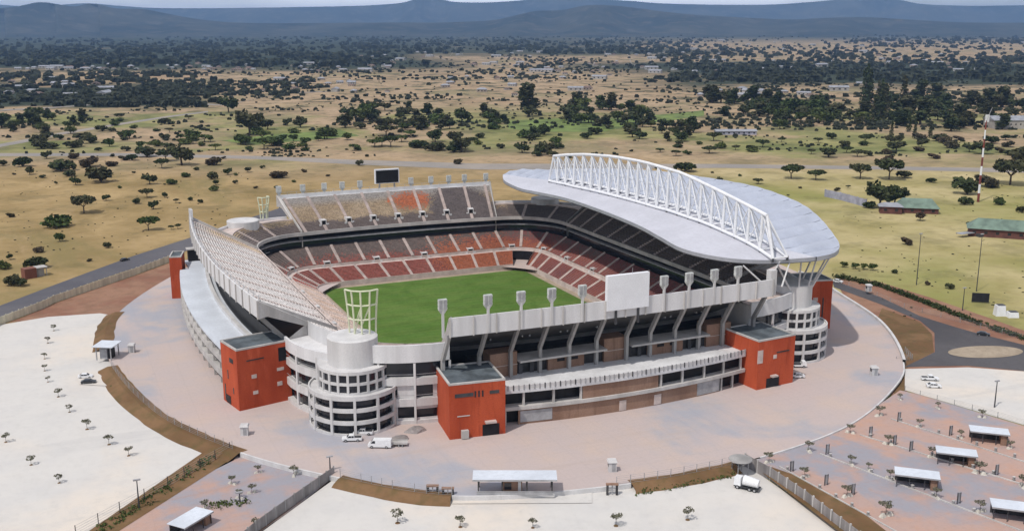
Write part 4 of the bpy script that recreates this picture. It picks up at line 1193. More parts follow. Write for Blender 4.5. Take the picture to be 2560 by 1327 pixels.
# named trees one can point to
NAMED = [('b2', 145, 568, 50, 'big round green bush alone on the golden field at far left'), ('f1', 210, 533, 46, 'wide dark thorn tree alone in the middle of the golden field'),
 ('f2', 372, 576, 34, 'flat topped tree with a broad shadow on the golden field near the left stand'), ('r2', 150, 604, 23, 'small round tree on the golden field above the red brick hut'),
 ('b1', 270, 619, 20, 'dark bush on the golden field closest to the grey road'), ('b1', 90, 668, 44, 'dark bushy tree growing over the red brick hut'),
 ('b2', 10, 672, 26, 'round green bush at the left edge beside the brick hut'), ('b1', 28, 714, 36, 'low dark hedge bush by the road below the brick hut'), ('b1', 52, 714, 30, 'low dark hedge bush nearest the road, right of its twin'),
 ('b1', 253, 455, 60, 'large double crowned dark bush at the top of the golden field'), ('b1', 152, 428, 44, 'squat black bush at the upper left of the golden field'),
 ('r1', 2200, 520, 62, 'huge black round tree behind the building with green roofs'), ('r1', 2235, 515, 52, 'second black tree adjoining the green roofed building'), ('b1', 2170, 520, 26, 'small dark tree left of the huge black tree'),
 ('f1', 2150, 447, 34, 'flat dark tree just below the far road, left of a pair'), ('f1', 2222, 449, 50, 'broad dark tree just below the far road'), ('b1', 2262, 444, 30, 'low bush touching the broad dark tree below the far road'),
 ('b1', 1715, 428, 40, 'dark bush on the far road verge right above the truss'), ('f1', 1978, 447, 40, 'round topped tree standing on bare soil right of the roof'), ('f1', 2040, 450, 28, 'smaller round topped tree right of its larger neighbour on bare soil'),
 ('b3', 2092, 477, 16, 'tiny brown tree beside the lilac wall'), ('b1', 2418, 486, 50, 'dark bush right behind the striped mast'), ('b3', 2470, 468, 44, 'brown and black bush right of the striped mast'), ('f1', 2525, 462, 60, 'long dark tree at the right edge under the far road'),
 ('b1', 2412, 512, 30, 'dark bush left of the striped mast foot'), ('b2', 2498, 512, 24, 'green bush right of the striped mast foot'), ('r1', 2550, 418, 50, 'big black tree at the right picture edge above the far road'),
 ('r2', 2110, 668, 13, 'first small green tree in a row right of the roof tip'), ('r2', 2138, 672, 14, 'second small green tree in a row right of the roof tip'), ('r2', 2160, 674, 14, 'third small green tree in a row right of the roof tip'), ('r2', 2182, 676, 15, 'fourth small green tree in a row right of the roof tip'),
 ('b1', 2235, 683, 14, 'low dark bush right of the row of four small trees'), ('b3', 2318, 712, 13, 'box shaped dark bush left of the lamp pole'), ('b1', 2376, 722, 17, 'dark bush between the two lamp poles'), ('b3', 2268, 612, 26, 'dark flat scrub alone on the green field'),
 ('rb', 2300, 552, 22, 'brown bush in front of the green roofed building'), ('b1', 2328, 456, 20, 'small reddish tree alone on bare soil left of the mast'),
 ('r1', 572, 282, 34, 'reddish brown round tree alone on pale soil'), ('b3', 697, 445, 32, 'dark maroon bush on the golden field left of the far screen'), ('b1', 897, 414, 20, 'bush just left of the dark far screen'), ('b3', 1144, 410, 18, 'dark square bush on the far road verge'),
 ('r1', 625, 338, 58, 'large blackish tree on the green lawn'), ('t1', 1322, 292, 60, 'tallest dark tree in the middle distance above the roof'), ('t1', 1438, 272, 36, 'tall dark tree right of the tallest one'), ('t2', 1500, 274, 26, 'slim tall tree in the dark clump above the truss'), ('t1', 1528, 276, 34, 'round tall tree at the right of the dark clump above the truss'),
 ('c1', 2272, 330, 18, 'black cypress in front of the pale shed'), ('c1', 2228, 345, 16, 'black pointed cypress left of the pale shed'), ('c1', 2286, 345, 15, 'single slim cypress above the far road'), ('c1', 2325, 345, 17, 'slim dark cypress right of the single one'), ('t1', 2262, 300, 54, 'very large black tree at the right, tallest of its clump'), ('t1', 2300, 312, 46, 'second large black tree touching the tallest at right'),
 ('b2', 1310, 345, 30, 'lone umbrella shaped tree on pale grass in the centre')]
for kd, u, v, w, l in NAMED: plant(kd, u, v, w, l, rnd=rt)
# scattered bushes of the golden field
FIELD = [(8,413,20),(57,415,32),(117,396,18),(172,440,22),(35,436,8),(75,436,18),(105,444,12),(185,396,20),(225,416,40),(280,415,22),(310,400,20),(330,400,24),(368,392,36),(415,402,30),(455,412,50),
 (405,420,30),(335,432,8),(190,462,20),(465,442,18),(490,425,14),(535,412,30),(560,396,10),(375,460,28),(430,460,20),(412,461,6),(570,436,18),(590,438,10),(530,448,24),(540,462,14),(535,476,22),(587,458,12),(265,501,16),
 (368,493,24),(412,493,14),(340,509,18),(384,522,18),(28,542,16),(440,506,12),(475,501,12),(502,506,14),(428,573,12),(445,571,12),(97,630,18),(223,652,12),(25,648,16),(350,478,8),(140,460,8),(300,470,10),(620,430,16),(655,420,12),(640,470,10),(690,470,12),(735,455,10),
 (760,430,14),(820,440,10),(1800,456,14),(1895,459,17),(1850,440,9),(2000,470,7),(1970,490,6),(2390,449,14),(2396,457,10),(2555,530,20),(2420,560,10),(2120,470,8),(1780,432,7),(1640,423,8)]
for u, v, w in FIELD:
    k = rt.choice(('b1', 'b1', 'b2', 'f1', 'b3', 'r1'))
    plant(k, u, v + 1, w, 'small dark bush scattered over the dry grass beyond the stadium', 'bushes scattered over the dry grass', rnd=rt)
# groves of the middle distance
GROVES = [(0, 225, 292, 338, 26, 22, 40, 'thicket of dark trees at far left', ('r1', 't1', 'r2')), (70, 230, 345, 372, 12, 22, 44, 'dark bushes along the track at left', ('b1', 'r1')), (230, 330, 340, 378, 9, 18, 30, 'dark bushes along the track at left', ('b1', 'r2')),
 (240, 480, 290, 332, 12, 16, 34, 'bushes on pale soil above the golden field', ('b1', 'b2', 'f1')), (340, 480, 340, 372, 9, 16, 32, 'bushes on pale soil above the golden field', ('b1', 'b2', 'r2')), (470, 640, 345, 385, 12, 20, 36, 'green bushes around the lawn', ('b2', 'r2', 'f2')),
 (600, 760, 305, 335, 10, 24, 46, 'dark trees behind the lawn', ('r1', 'b2')), (640, 900, 340, 378, 18, 20, 50, 'green bushes around the lawn', ('b2', 'f2', 'r2')), (860, 1040, 272, 325, 24, 26, 50, 'dense dark trees in the middle distance', ('r1', 't1', 'r2', 'b1')),
 (1030, 1270, 285, 325, 26, 26, 50, 'dense dark trees in the middle distance', ('r1', 't1', 'b2')), (900, 1040, 338, 372, 6, 26, 54, 'flat topped trees on pale grass', ('f2', 'f1')), (1030, 1160, 350, 382, 12, 28, 56, 'dark grove above the far road', ('r1', 'b1')),
 (1170, 1430, 345, 395, 16, 22, 44, 'dark bushes above the far road', ('b1', 'b2', 'r1')), (1410, 1660, 270, 322, 30, 26, 50, 'dense dark trees in the middle distance', ('r1', 't1', 'r2')), (1330, 1600, 325, 350, 10, 24, 48, 'dark grove above the far road', ('b1', 'r1')),
 (1640, 1770, 310, 358, 14, 22, 44, 'tall shaded trees right of centre', ('t1', 'r1')), (1650, 2000, 350, 392, 16, 18, 36, 'dark bushes above the far road', ('b1', 'b2', 'f1')), (1770, 1960, 255, 300, 22, 26, 56, 'dense dark trees right of centre', ('r1', 't1')),
 (1940, 2180, 265, 325, 26, 26, 54, 'dense dark trees right of centre', ('r1', 'r2', 'b1')), (2150, 2380, 250, 315, 26, 28, 56, 'black woodland at right', ('r1', 't1', 'c1')), (2330, 2560, 260, 330, 26, 30, 60, 'black woodland at right', ('r1', 't1')),
 (2000, 2200, 335, 400, 12, 20, 40, 'dark bushes above the far road', ('b1', 'f1')), (2200, 2560, 345, 405, 22, 22, 44, 'dark shrubs behind the striped mast', ('b1', 'r1', 'b3'))]
for u0, u1, v0, v1, n, w0, w1, lab, ks in GROVES:
    for _ in range(n):
        u, v = rt.uniform(u0, u1), rt.uniform(v0, v1)
        plant(rt.choice(ks), u, v, rt.uniform(w0, w1) * .76, 'one of the ' + lab, lab, .85, rnd=rt)
for k, o in P_.items():
    if k not in usedp: bpy.data.objects.remove(o)

# woods and scrub too far off to count: one mass of leaf clumps
def clump(mb, rnd, p, w, h):
    n = 5
    for k in range(n):
        a = rnd.random() * 3.14; q = Vector((math.cos(a) * w * .5, math.sin(a) * w * .5, 0))
        c = p + Vector((rnd.uniform(-.3, .3) * w, rnd.uniform(-.3, .3) * w, 0)); t = rnd.uniform(-.25, .25) * w
        hh = h * rnd.uniform(.6, 1)
        mb.poly([c - q * .8, c + q * .8, c + q * 1.0 + Vector((0, 0, hh * .55)), c + q * .35 + Vector((t, t, hh)), c - q * .5 + Vector((-t, t, hh * .9)), c - q + Vector((0, 0, hh * .5))])
    mb.poly([p + Vector((w * .5 * math.cos(k * 1.2566), w * .5 * math.sin(k * 1.2566), h * .68)) for k in range(5)])
rw = random.Random(5)
wd = MB()
def scatter(n, u0, u1, v0, v1, w0, w1, f=1.0):
    cu = cv = None
    for _ in range(n):
        if cu is None or rw.random() < .22: cu, cv = rw.uniform(u0, u1), rw.uniform(v0, v1)
        u, v = (rw.gauss(cu, 34), min(v1, max(v0, rw.gauss(cv, 3.2)))) if v1 - v0 < 120 else (rw.uniform(u0, u1), rw.uniform(v0, v1))
        p = at(u, v, GZ); dist = (p - Vector((CAMX, CAMY, 0))).length
        w = rw.uniform(w0, w1); h = w * rw.uniform(.5, .95) * f
        clump(wd, rw, p, w, h)
scatter(1500, -150, 980, 92, 168, 9, 26); scatter(800, 900, 1720, 92, 135, 9, 24); scatter(1500, 1650, 2700, 116, 206, 7, 20); scatter(260, 2100, 2600, 84, 112, 12, 30)
scatter(950, -80, 500, 184, 268, 6, 14); scatter(320, 380, 760, 205, 240, 5, 11); scatter(420, 700, 1500, 140, 200, 4, 9); scatter(650, 480, 2000, 165, 262, 2.5, 7); scatter(240, 1250, 1760, 130, 172, 5, 11)
scatter(420, 1900, 2640, 190, 262, 3, 8); scatter(350, 1700, 2600, 84, 125, 8, 20); scatter(180, 200, 1000, 170, 185, 4, 8); scatter(420, -40, 2600, 262, 345, 1.5, 5.0); scatter(260, 0, 2600, 340, 392, 1.2, 3.5); scatter(520, 850, 2560, 285, 325, 2, 5.5); scatter(320, 1750, 2600, 260, 320, 3, 7); scatter(500, 450, 2600, 200, 290, 1.5, 4); scatter(160, 0, 640, 400, 640, .4, 1.1, .7); scatter(130, 2100, 2560, 430, 800, .4, 1.1, .6)
M['woods'] = leaf_mat('woodland_leaves', (0.024, 0.034, 0.022), (0.048, 0.058, 0.034), (0.055, 0.06, 0.038))
solo('woodland', wd, M['woods'], kind='stuff')
# low hedge along the access road, grass tufts in the soil strips
hd = MB()
for q in range(420):
    t = rw.random(); pts = [(2085, 692), (2200, 715), (2300, 752), (2420, 800), (2600, 862)]
    k = min(3, int(t * 4)); f = t * 4 - k
    u = pts[k][0] + (pts[k + 1][0] - pts[k][0]) * f; v = pts[k][1] + (pts[k + 1][1] - pts[k][1]) * f
    p = at(u, v + rw.uniform(-3, 3), GZ); leaves(hd, rw, p + Vector((0, 0, .6)), (1.4, 1.4, .8), 9, .42)
solo('verge_hedge', hd, M['leaf'], kind='stuff')
tf = MB()
for (a, b, n) in (((560, 1125), (250, 1328), 150), ((1935, 1175), (2190, 1325), 170), ((850, 1205), (1130, 1243), 60), ((285, 965), (560, 1112), 90), ((1590, 1232), (1835, 1185), 90), ((520, 1268), (620, 1255), 40)):
    for _ in range(n):
        t = rw.random(); p = at(a[0] + (b[0] - a[0]) * t + rw.uniform(-16, 16), a[1] + (b[1] - a[1]) * t + rw.uniform(-8, 8), GZ)
        leaves(tf, rw, p + Vector((0, 0, .35)), (.6, .6, .4), 5, .28)
solo('weeds', tf, M['leafg'], kind='stuff')

# ------------------------------------------------------------------ saplings in the car parks
def sapling_proto(name, seed, label, group, wide, planter):
    rnd = random.Random(seed)
    t = thing(name, label, 'young tree', (0, 0, -500), 0, group)
    tk = MB(); tk.tube((0, 0, -.1), (.05, .03, 2.2), .09, .06)
    cr = MB()
    for k in range(7):
        a = 2 * math.pi * k / 7 + rnd.random() * .6; q = (wide * rnd.uniform(.6, 1) * math.cos(a), wide * rnd.uniform(.6, 1) * math.sin(a), rnd.uniform(2.5, 3.5))
        tk.tube((.05, .03, 2.0), q, .05, .02, 5); leaves(cr, rnd, q, (.7, .7, .35), 18, .26)
    leaves(cr, rnd, (0, 0, 3.3), (wide * .8, wide * .8, .5), 34, .26)
    part('crown', cr, M['sapleaf'], t); part('trunk', tk, M['bark'], t)
    if planter:
        for sx, rz in ((-1.15, .25), (1.15, -.25)):
            mb = MB(); mb.box((sx, -.2, .45), (1.7, 1.3, .9), rz, 0, .45); part('planter_stone', mb, M['stone'], t)
    else:
        mb = MB(); mb.lathe((0, 0, 0), [(.75, 0), (.55, .25), (.0, .3)], 10); part('soil_mound', mb, M['soil'], t)
    return t
SA = sapling_proto('sapling', 31, '', None, 1.5, False); SB = sapling_proto('sapling', 32, '', None, 1.5, True)
def saplings(P, lst, lab, group, z=GZ):
    for k, (u, v, s) in enumerate(lst):
        s *= (.66 if P is SA else .70) * (1 + .16 * math.sin(k * 2.3 + u)); l = lab.format(ORD[k]); p = at(u, v, z)
        if P.location.z < -100:
            P.location = p; P.scale = (s,) * 3; tag(P, l, None, group)
        else: dup(P, p, k * 1.1, l, group, s)
saplings(SA, [(135, 827, .9), (120, 858, .9), (112, 897, .9), (112, 927, .95), (120, 955, .8), (146, 992, .95), (174, 1030, 1), (218, 1073, 1), (273, 1111, 1), (322, 1139, 1.05), (15, 1105, .95), (78, 1162, .9), (148, 1207, .95)],
         'thin sapling on the white sand lot at left, {} from the top', 'saplings on the left sand lot')
saplings(SA, [(994, 1307, 1.1), (1151, 1317, 1.1), (1332, 1319, 1.1), (1540, 1314, 1.05), (1719, 1299, 1.1)], 'thin sapling on the front sand lot, {} from the left', 'saplings on the front sand lot')
saplings(SB, [(646, 1181, .85), (735, 1188, .85), (580, 1210, .8), (630, 1232, .75), (512, 1272, .85), (600, 1245, .7), (695, 1285, .8), (640, 1320, .85)], 'dark sapling in the small pink lot between two fences, {} from the back', 'saplings in the pink lot at lower left')
saplings(SB, [(1922, 1155, 1.1), (2021, 1127, 1.0), (2125, 1082, 1.0), (2199, 1039, 1.0), (2250, 998, .7)], 'sapling with two pale stones along the white kerb of the plaza, {} from the left', 'saplings along the plaza kerb', PZ)
saplings(SB, [(2011, 1192, .9), (2127, 1161, 1.05), (2220, 1111, .95), (2298, 1066, .95), (2345, 1020, .8)], 'sapling with pale stones in the second parking row, {} from the left', 'saplings in the second parking row', PZ)
saplings(SB, [(2117, 1240, 1.1), (2171, 1174, .8), (2225, 1196, 1.0), (2330, 1141, 1.05), (2402, 1093, .9), (2455, 1043, .9)], 'sapling with pale stones in the third parking row, {} from the left', 'saplings in the third parking row', PZ)
saplings(SB, [(2214, 1288, 1.15), (2340, 1243, 1.1), (2448, 1184, 1.05), (2525, 1120, .8)], 'sapling with pale stones in the fourth parking row, {} from the left', 'saplings in the fourth parking row', PZ)
saplings(SB, [(2450, 1278, 1.1), (2556, 1217, 1.0)], 'sapling with pale stones in the nearest parking row, {} from the left', 'saplings in the nearest parking row', PZ)

def simple_row(name, build, lst, lab, cat, group, z=PZ, rz=0.0):
    o = None
    for k, (u, v) in enumerate(lst):
        l = lab.format(ORD[k] if k < len(ORD) else 'last'); p = at(u, v, z)
        if o is None:
            o = build(l, p); o['group'] = group; o.rotation_euler.z = rz
        else: dup(o, p, rz, l, group)
def marker(l, p):
    t = thing('marker_post', l, 'post', p)
    for sx in (-.45, .45):
        mb = MB(); mb.box((sx, 0, 1.4), (.16, .16, 2.8)); part('upright', mb, M['steel_d'], t)
    mb = MB(); mb.box((0, 0, 2.72), (1.06, .16, .16)); mb.box((0, 0, 1.5), (.74, .06, 2.2)); part('panel', mb, M['grey'], t)
    return t
simple_row('marker_post', marker, [(2068, 1135), (2176, 1090), (2247, 1053), (2236, 1112), (1979, 1178), (2065, 1212), (2132, 1236), (2277, 1127), (2376, 1088), (2396, 1258), (2491, 1187)], 'tall framed marker post in the right car park, {} in order from kerb to road', 'post', 'marker posts in the right car park')
def bollard(l, p):
    t = thing('bollard', l, 'bollard', p)
    mb = MB(); mb.box((0, 0, .45), (.5, .5, .9), 0, 0, .85); part('shaft', mb, M['conc_d'], t)
    mb = MB(); mb.box((0, 0, .95), (.6, .6, .12)); part('cap', mb, M['conc'], t)
    return t
BL = []
for (a, b, n) in (((2050, 1132), (2460, 1290), 8), ((2150, 1085), (2560, 1208), 8), ((2228, 1045), (2560, 1150), 7), ((1948, 1164), (2190, 1300), 6)):
    for k in range(n): BL.append((a[0] + (b[0] - a[0]) * (k + .5) / n, a[1] + (b[1] - a[1]) * (k + .5) / n))
o = None
for (u, v) in BL:
    l = 'low grey concrete bollard marking a parking row in the right car park'
    p = at(u, v, PZ)
    if o is None: o = bollard(l, p); o['group'] = 'bollards of the right car park'
    else: dup(o, p, 0, l, 'bollards of the right car park')
kb = MB()
for (a, b) in (((2050, 1134), (2640, 1360)), ((2150, 1087), (2640, 1236)), ((2228, 1047), (2640, 1180)), ((1948, 1166), (2270, 1345))):
    p, q = at(a[0], a[1], PZ), at(b[0], b[1], PZ); kb.beam(p + Vector((0, 0, .12)), q + Vector((0, 0, .12)), .35, .25)
solo('parking_kerb', kb, M['conc'], kind='structure')

# ------------------------------------------------------------------ shelters, kiosks, gates
def shelter(u, v, L, W, H, rz, label, z=GZ, wall=True):
    t = thing('shelter', label, 'shelter', at(u, v, z), rz)
    mb = MB()
    mb.beam((-L / 2, -.05, H), (L / 2, -.05, H), W, .14); part('roof', mb, M['deck'], t)
    mb = MB(); mb.box((0, -W / 2, H - .12), (L, .12, .36)); part('gutter', mb, M['grey'], t)
    for x in (-L / 2 + .5, -L / 6, L / 6, L / 2 - .5):
        for y in (-W / 2 + .4, W / 2 - .4):
            mb = MB(); mb.box((x, y, H / 2 - .05), (.16, .16, H)); part('post', mb, M['steel_d'], t)
    if wall:
        mb = MB(); mb.box((0, W / 2 - .55, H / 2 - .2), (L - .6, .2, H - .5)); part('rear_wall', mb, M['inner'], t)
        mb = MB(); mb.box((L / 2 - 1.2, 0, H / 2 - .25), (1.6, W - 1.2, H - .6)); part('end_wall', mb, M['brown'], t)
    return t
shelter(2470, 1103, 9.5, 4.6, 3.2, R(-42), 'white roofed shelter in the right car park farthest from the viewer', PZ)
shelter(2388, 1157, 9.5, 4.6, 3.2, R(-42), 'white roofed shelter in the right car park, second from the back', PZ)
shelter(2290, 1213, 10, 4.8, 3.2, R(-42), 'white roofed shelter in the right car park, third from the back', PZ)
shelter(2535, 1296, 10, 4.8, 3.2, R(-42), 'white roofed shelter at the right picture edge, nearest to the viewer', PZ)
shelter(478, 1322, 9, 5.0, 2.8, R(40), 'white roofed shelter cut by the bottom edge at lower left')
# main gate
gt = thing('gatehouse', 'long open gatehouse with a pale blue roof on the front edge of the plaza', 'gatehouse', at(1287, 1226, 0), R(-YAW))
mb = MB(); mb.box((0, 0, 3.9), (19.5, 5.2, .22)); part('roof', mb, M['deck'], gt)
mb = MB(); mb.box((0, -2.6, 3.75), (19.5, .12, .4)); part('gutter', mb, M['grey'], gt)
for x in (-8.4, -2.9, 2.8, 8.6):
    for y in (-2.0, 2.0):
        mb = MB(); mb.box((x, y, 1.9), (.34, .34, 3.8)); part('post', mb, M['inner'], gt)
mb = MB(); mb.box((0, -2.2, .85), (17.6, .14, .16)); mb.box((0, -2.2, .35), (17.6, .10, .7)); part('barrier_rail', mb, M['grey'], gt)
mb = MB(); mb.box((-.6, .4, 1.7), (4.6, 2.6, 3.4)); o = part('booth', mb, M['brown'], gt)
mb = MB(); mb.box((1.1, -.95, 1.6), (.7, .14, 2.2)); part('door', mb, M['white'], o)
mb = MB(); mb.box((-1.6, -.95, 1.6), (1.6, .14, 1.6)); part('window', mb, M['glass'], o)
mb = MB(); p = at(1310, 1240, GZ)
ap = MB(); ap.poly(px([(1140, 1222), (1480, 1216), (1480, 1256), (1130, 1258)], GZ + .2)); solo('gate_apron', ap, M['sand'], kind='structure')
g2 = thing('gatehouse', 'small gatehouse with a square pale blue roof on the left edge of the plaza', 'gatehouse', at(270, 893, 0), R(-YAW - 4))
mb = MB(); mb.beam((-3.4, 0, 4.6), (3.4, 0, 4.5), 7.4, .2); part('roof', mb, M['deck'], g2)
for x in (-2.4, 2.4):
    for y in (-2.8, 2.8):
        mb = MB(); mb.box((x, y, 2.2), (.3, .3, 4.5)); part('post', mb, M['grey'], g2)
mb = MB(); mb.box((-.6, 0, 1.7), (2.4, 3.4, 3.4)); part('booth', mb, M['grey'], g2)
mb = MB(); mb.box((1.3, .2, 1.5), (.9, 3.0, 3.0)); part('gateway', mb, M['dark'], g2)
ap = MB(); ap.poly(px([(170, 895), (262, 890), (300, 935), (285, 965), (200, 960)], GZ + .2)); solo('gate_apron', ap, M['sand'], kind='structure')
g3 = thing('canopy', 'small round topped dark canopy at the head of the right fence', 'canopy', at(1850, 1172, 0))
mb = MB(); mb.lathe((0, 0, 2.6), [(2.9, 0), (2.8, .2), (1.4, .35), (.01, .42)], 20); mb.lathe((0, 0, 2.6), [(.01, -.02), (2.9, 0)], 20); part('roof', mb, M['conc_d'], g3)
for a in range(4):
    mb = MB(); mb.tube((2 * math.cos(a * 1.57 + .7), 2 * math.sin(a * 1.57 + .7), -1), (2 * math.cos(a * 1.57 + .7), 2 * math.sin(a * 1.57 + .7), 2.65), .1); part('post', mb, M['grey'], g3)
def kiosk(l, p):
    t = thing('kiosk', l, 'kiosk', p)
    mb = MB(); mb.box((0, 0, 1.25), (1.9, 1.9, 2.5)); o = part('cabin', mb, M['white'], t)
    mb = MB(); mb.box((0, 0, 2.72), (2.4, 2.4, .42), 0, 0, .8); part('roof', mb, M['white'], t)
    mb = MB(); mb.box((.25, -.96, 1.2), (.9, .08, 1.9)); part('door', mb, M['grey'], t)
    mb = MB(); mb.box((-.97, 0, 1.7), (.08, 1.2, .8)); part('window', mb, M['glass'], t)
    return t
k0 = None
for (u, v, l) in ((612, 1086, 'white kiosk on the plaza in front of the left orange block'), (330, 880, 'white kiosk on the left arm of the plaza'), (2184, 937, 'white kiosk on the right part of the plaza'), (2171, 728, 'small white kiosk by the far right road'), (1530, 1176, 'white kiosk on the front edge of the plaza right of the gatehouse')):
    p = at(u, v, 0)
    if k0 is None: k0 = kiosk(l, p); k0['group'] = 'kiosks on the plaza'; k0.rotation_euler.z = R(-20)
    else: dup(k0, p, R(-20), l, 'kiosks on the plaza')
# ticket booth posts beside the front gate
def turnstile(l, p):
    t = thing('turnstile', l, 'turnstile', p, R(-YAW))
    for sx in (-1.1, 1.1):
        mb = MB(); mb.box((sx, 0, 1.4), (.5, .8, 2.8)); part('side_post', mb, M['inner'], t)
    mb = MB(); mb.box((0, 0, 2.7), (2.9, .9, .3)); part('lintel', mb, M['brown'], t)
    mb = MB(); mb.tube((0, 0, 0), (0, 0, 2.5), .12); mb.box((0, 0, 1.1), (1.6, .1, .1)); mb.box((0, 0, 1.7), (1.6, .1, .1)); part('rotor', mb, M['grey'], t)
    return t
tz = None
for (u, v, l) in ((1082, 1240, 'dark turnstile frame at the end of the earth bank left of the gatehouse'), (1120, 1246, 'dark turnstile frame closest to the gatehouse on its left'), (1530, 1236, 'dark turnstile frame right of the gatehouse on orange soil')):
    p = at(u, v, GZ)
    if tz is None: tz = turnstile(l, p)
    else: dup(tz, p, R(-YAW), l)

# ------------------------------------------------------------------ fences
def fence(pts, h, label, step=3.0, mesh_mat=None, z=0.0, post='grey', solid=0.0, pw=.12, name='fence'):
    P = [Vector((p[0], p[1], z)) for p in pts]
    t = thing(name, label, 'fence', P[0])
    line = [P[0]]
    for a, b in zip(P, P[1:]):
        n = max(1, int((b - a).length / step))
        for k in range(1, n + 1): line.append(a.lerp(b, k / n))
    while len(line) > 98: line = line[::2] + ([line[-1]] if len(line) % 2 == 0 else [])
    base = P[0]
    for p in line:
        q = p - base; mb = MB(); mb.box((q.x, q.y, h / 2), (pw, pw, h)); part('post', mb, M[post], t)
    if not solid:
        mb = MB()
        for k in range(5):
            zz = h * (.08 + .22 * k)
            for a, b in zip(line, line[1:]): mb.beam((a.x - base.x, a.y - base.y, zz), (b.x - base.x, b.y - base.y, zz), .035, .035)
        part('wires', mb, M['grey'], t)
    else:
        mb = MB()
        for a, b in zip(line, line[1:]): mb.beam((a.x - base.x, a.y - base.y, h * solid / 2), (b.x - base.x, b.y - base.y, h * solid / 2), .12, h * solid)
        part('panel', mb, mesh_mat, t)
    return t
fence([p for p in edge_piece(187, 223)], 2.2, 'thin wire fence along the left edge of the plaza above the brown bank')
fence([p for p in edge_piece(236, 246)], 2.2, 'thin wire fence above the front bank left of the gatehouse')
fence([p for p in edge_piece(260, 272)], 2.2, 'thin wire fence above the front bank right of the gatehouse')
fence(px([(575, 1128), (420, 1215), (300, 1280), (190, 1340)]), 2.6, 'tall wire fence running down to the bottom edge beside the white sand lot', 5.0, z=GZ, pw=.18, post='inner')
M['concpanel'] = stain('concrete_panels', (0.27, 0.25, 0.245), 0.25, 0.4, 0.85, streak=True)
fence(px([(835, 1192), (760, 1245), (690, 1295), (640, 1332), (560, 1400)]), 3.0, 'grey concrete panel fence dividing the pink lot from the front sand lot', 3.0, M['concpanel'], GZ, 'conc_d', .92, .3)
fence(px([(1862, 1165), (1925, 1200), (2010, 1258), (2100, 1328), (2200, 1405)]), 3.6, 'grey concrete panel fence running to the bottom edge at lower right', 3.2, M['concpanel'], GZ, 'conc', .92, .34)
fence(px([(-60, 842), (0, 812), (110, 770), (135, 757), (220, 728), (330, 690), (432, 652)]), 3.3, 'cream boundary wall with posts between the grey road and the red soil', 3.4, M['creamwall'], GZ, 'creamwall', .9, .28, 'boundary_wall')
fence(px([(2262, 978), (2300, 990), (2430, 1025), (2560, 1064), (2700, 1104)]), 1.8, 'thin wire fence between the right car park and the white lot above it', 5.0, z=GZ)
fence(px([(2085, 705), (2160, 728), (2260, 770), (2400, 806), (2560, 850)]), 2.0, 'thin wire fence on the verge of the access road', 7.0, z=GZ)
fence(px([(2240, 905), (2280, 900), (2262, 880)]), 2.0, 'short pale fence at the corner of the brown bank', 2.0, z=GZ)

# ------------------------------------------------------------------ vehicles
def wheels(t, xs_, w, r):
    for x in xs_:
        for s_ in (-1, 1):
            mb = MB(); mb.tube((x, s_ * (w / 2 - .22), r), (x, s_ * (w / 2 + .02), r), r, None, 14); o = part('wheel', mb, M['rubber'], t)
            mb = MB(); mb.tube((x, s_ * (w / 2), r), (x, s_ * (w / 2 + .05), r), r * .55, None, 10); part('rim', mb, M['grey'], o)
def body(t, prof, w, mat, taper=.86, zt=1.0):
    """side profile extruded across; everything above zt leans inwards"""
    mb = MB(); n = len(prof); i = 0
    for s_ in (-1, 1):
        for x, z in prof: mb.vert((x, s_ * w / 2 * (taper if z > zt else 1.0), z))
    for k in range(n):
        l = (k + 1) % n; mb.face((k, l, n + l, n + k))
    mb.face(range(n - 1, -1, -1)); mb.face(range(n, 2 * n))
    return part('body', mb, mat, t)
def sidewin(t, quads, w):
    for q in quads:
        for s_ in (-1, 1):
            mb = MB(); mb.poly([(x, s_ * (w / 2 * k + .012), z) for x, z, k in q]); part('window', mb, M['glass'], t)
def endwin(t, q):
    mb = MB(); mb.poly(q); part('windscreen', mb, M['glass'], t)
def car(label, p, rz, mat):
    t = thing('car', label, 'car', p, rz); w = 1.75
    body(t, [(-2.1, .3), (2.1, .3), (2.15, .75), (1.15, .95), (.45, 1.42), (-1.0, 1.46), (-1.75, 1.0), (-2.15, .92)], w, mat)
    sidewin(t, [[(.95, .98, 1), (.38, 1.36, .87), (-.3, 1.38, .87), (-.3, .98, 1)], [(-.38, .98, 1), (-.38, 1.38, .87), (-.98, 1.38, .87), (-1.5, 1.0, 1)]], w)
    endwin(t, [(1.13, -.72, .99), (1.13, .72, .99), (.5, .68, 1.40), (.5, -.68, 1.40)]); endwin(t, [(-1.74, .7, 1.03), (-1.74, -.7, 1.03), (-1.06, -.66, 1.44), (-1.06, .66, 1.44)])
    wheels(t, (-1.3, 1.3), w, .32)
    for s_ in (-.6, .6):
        mb = MB(); mb.box((2.14, s_, .66), (.06, .35, .16)); part('headlight', mb, M['panel'], t)
        mb = MB(); mb.box((-2.14, s_, .78), (.06, .35, .14)); part('tail_light', mb, M['red'], t)
    return t
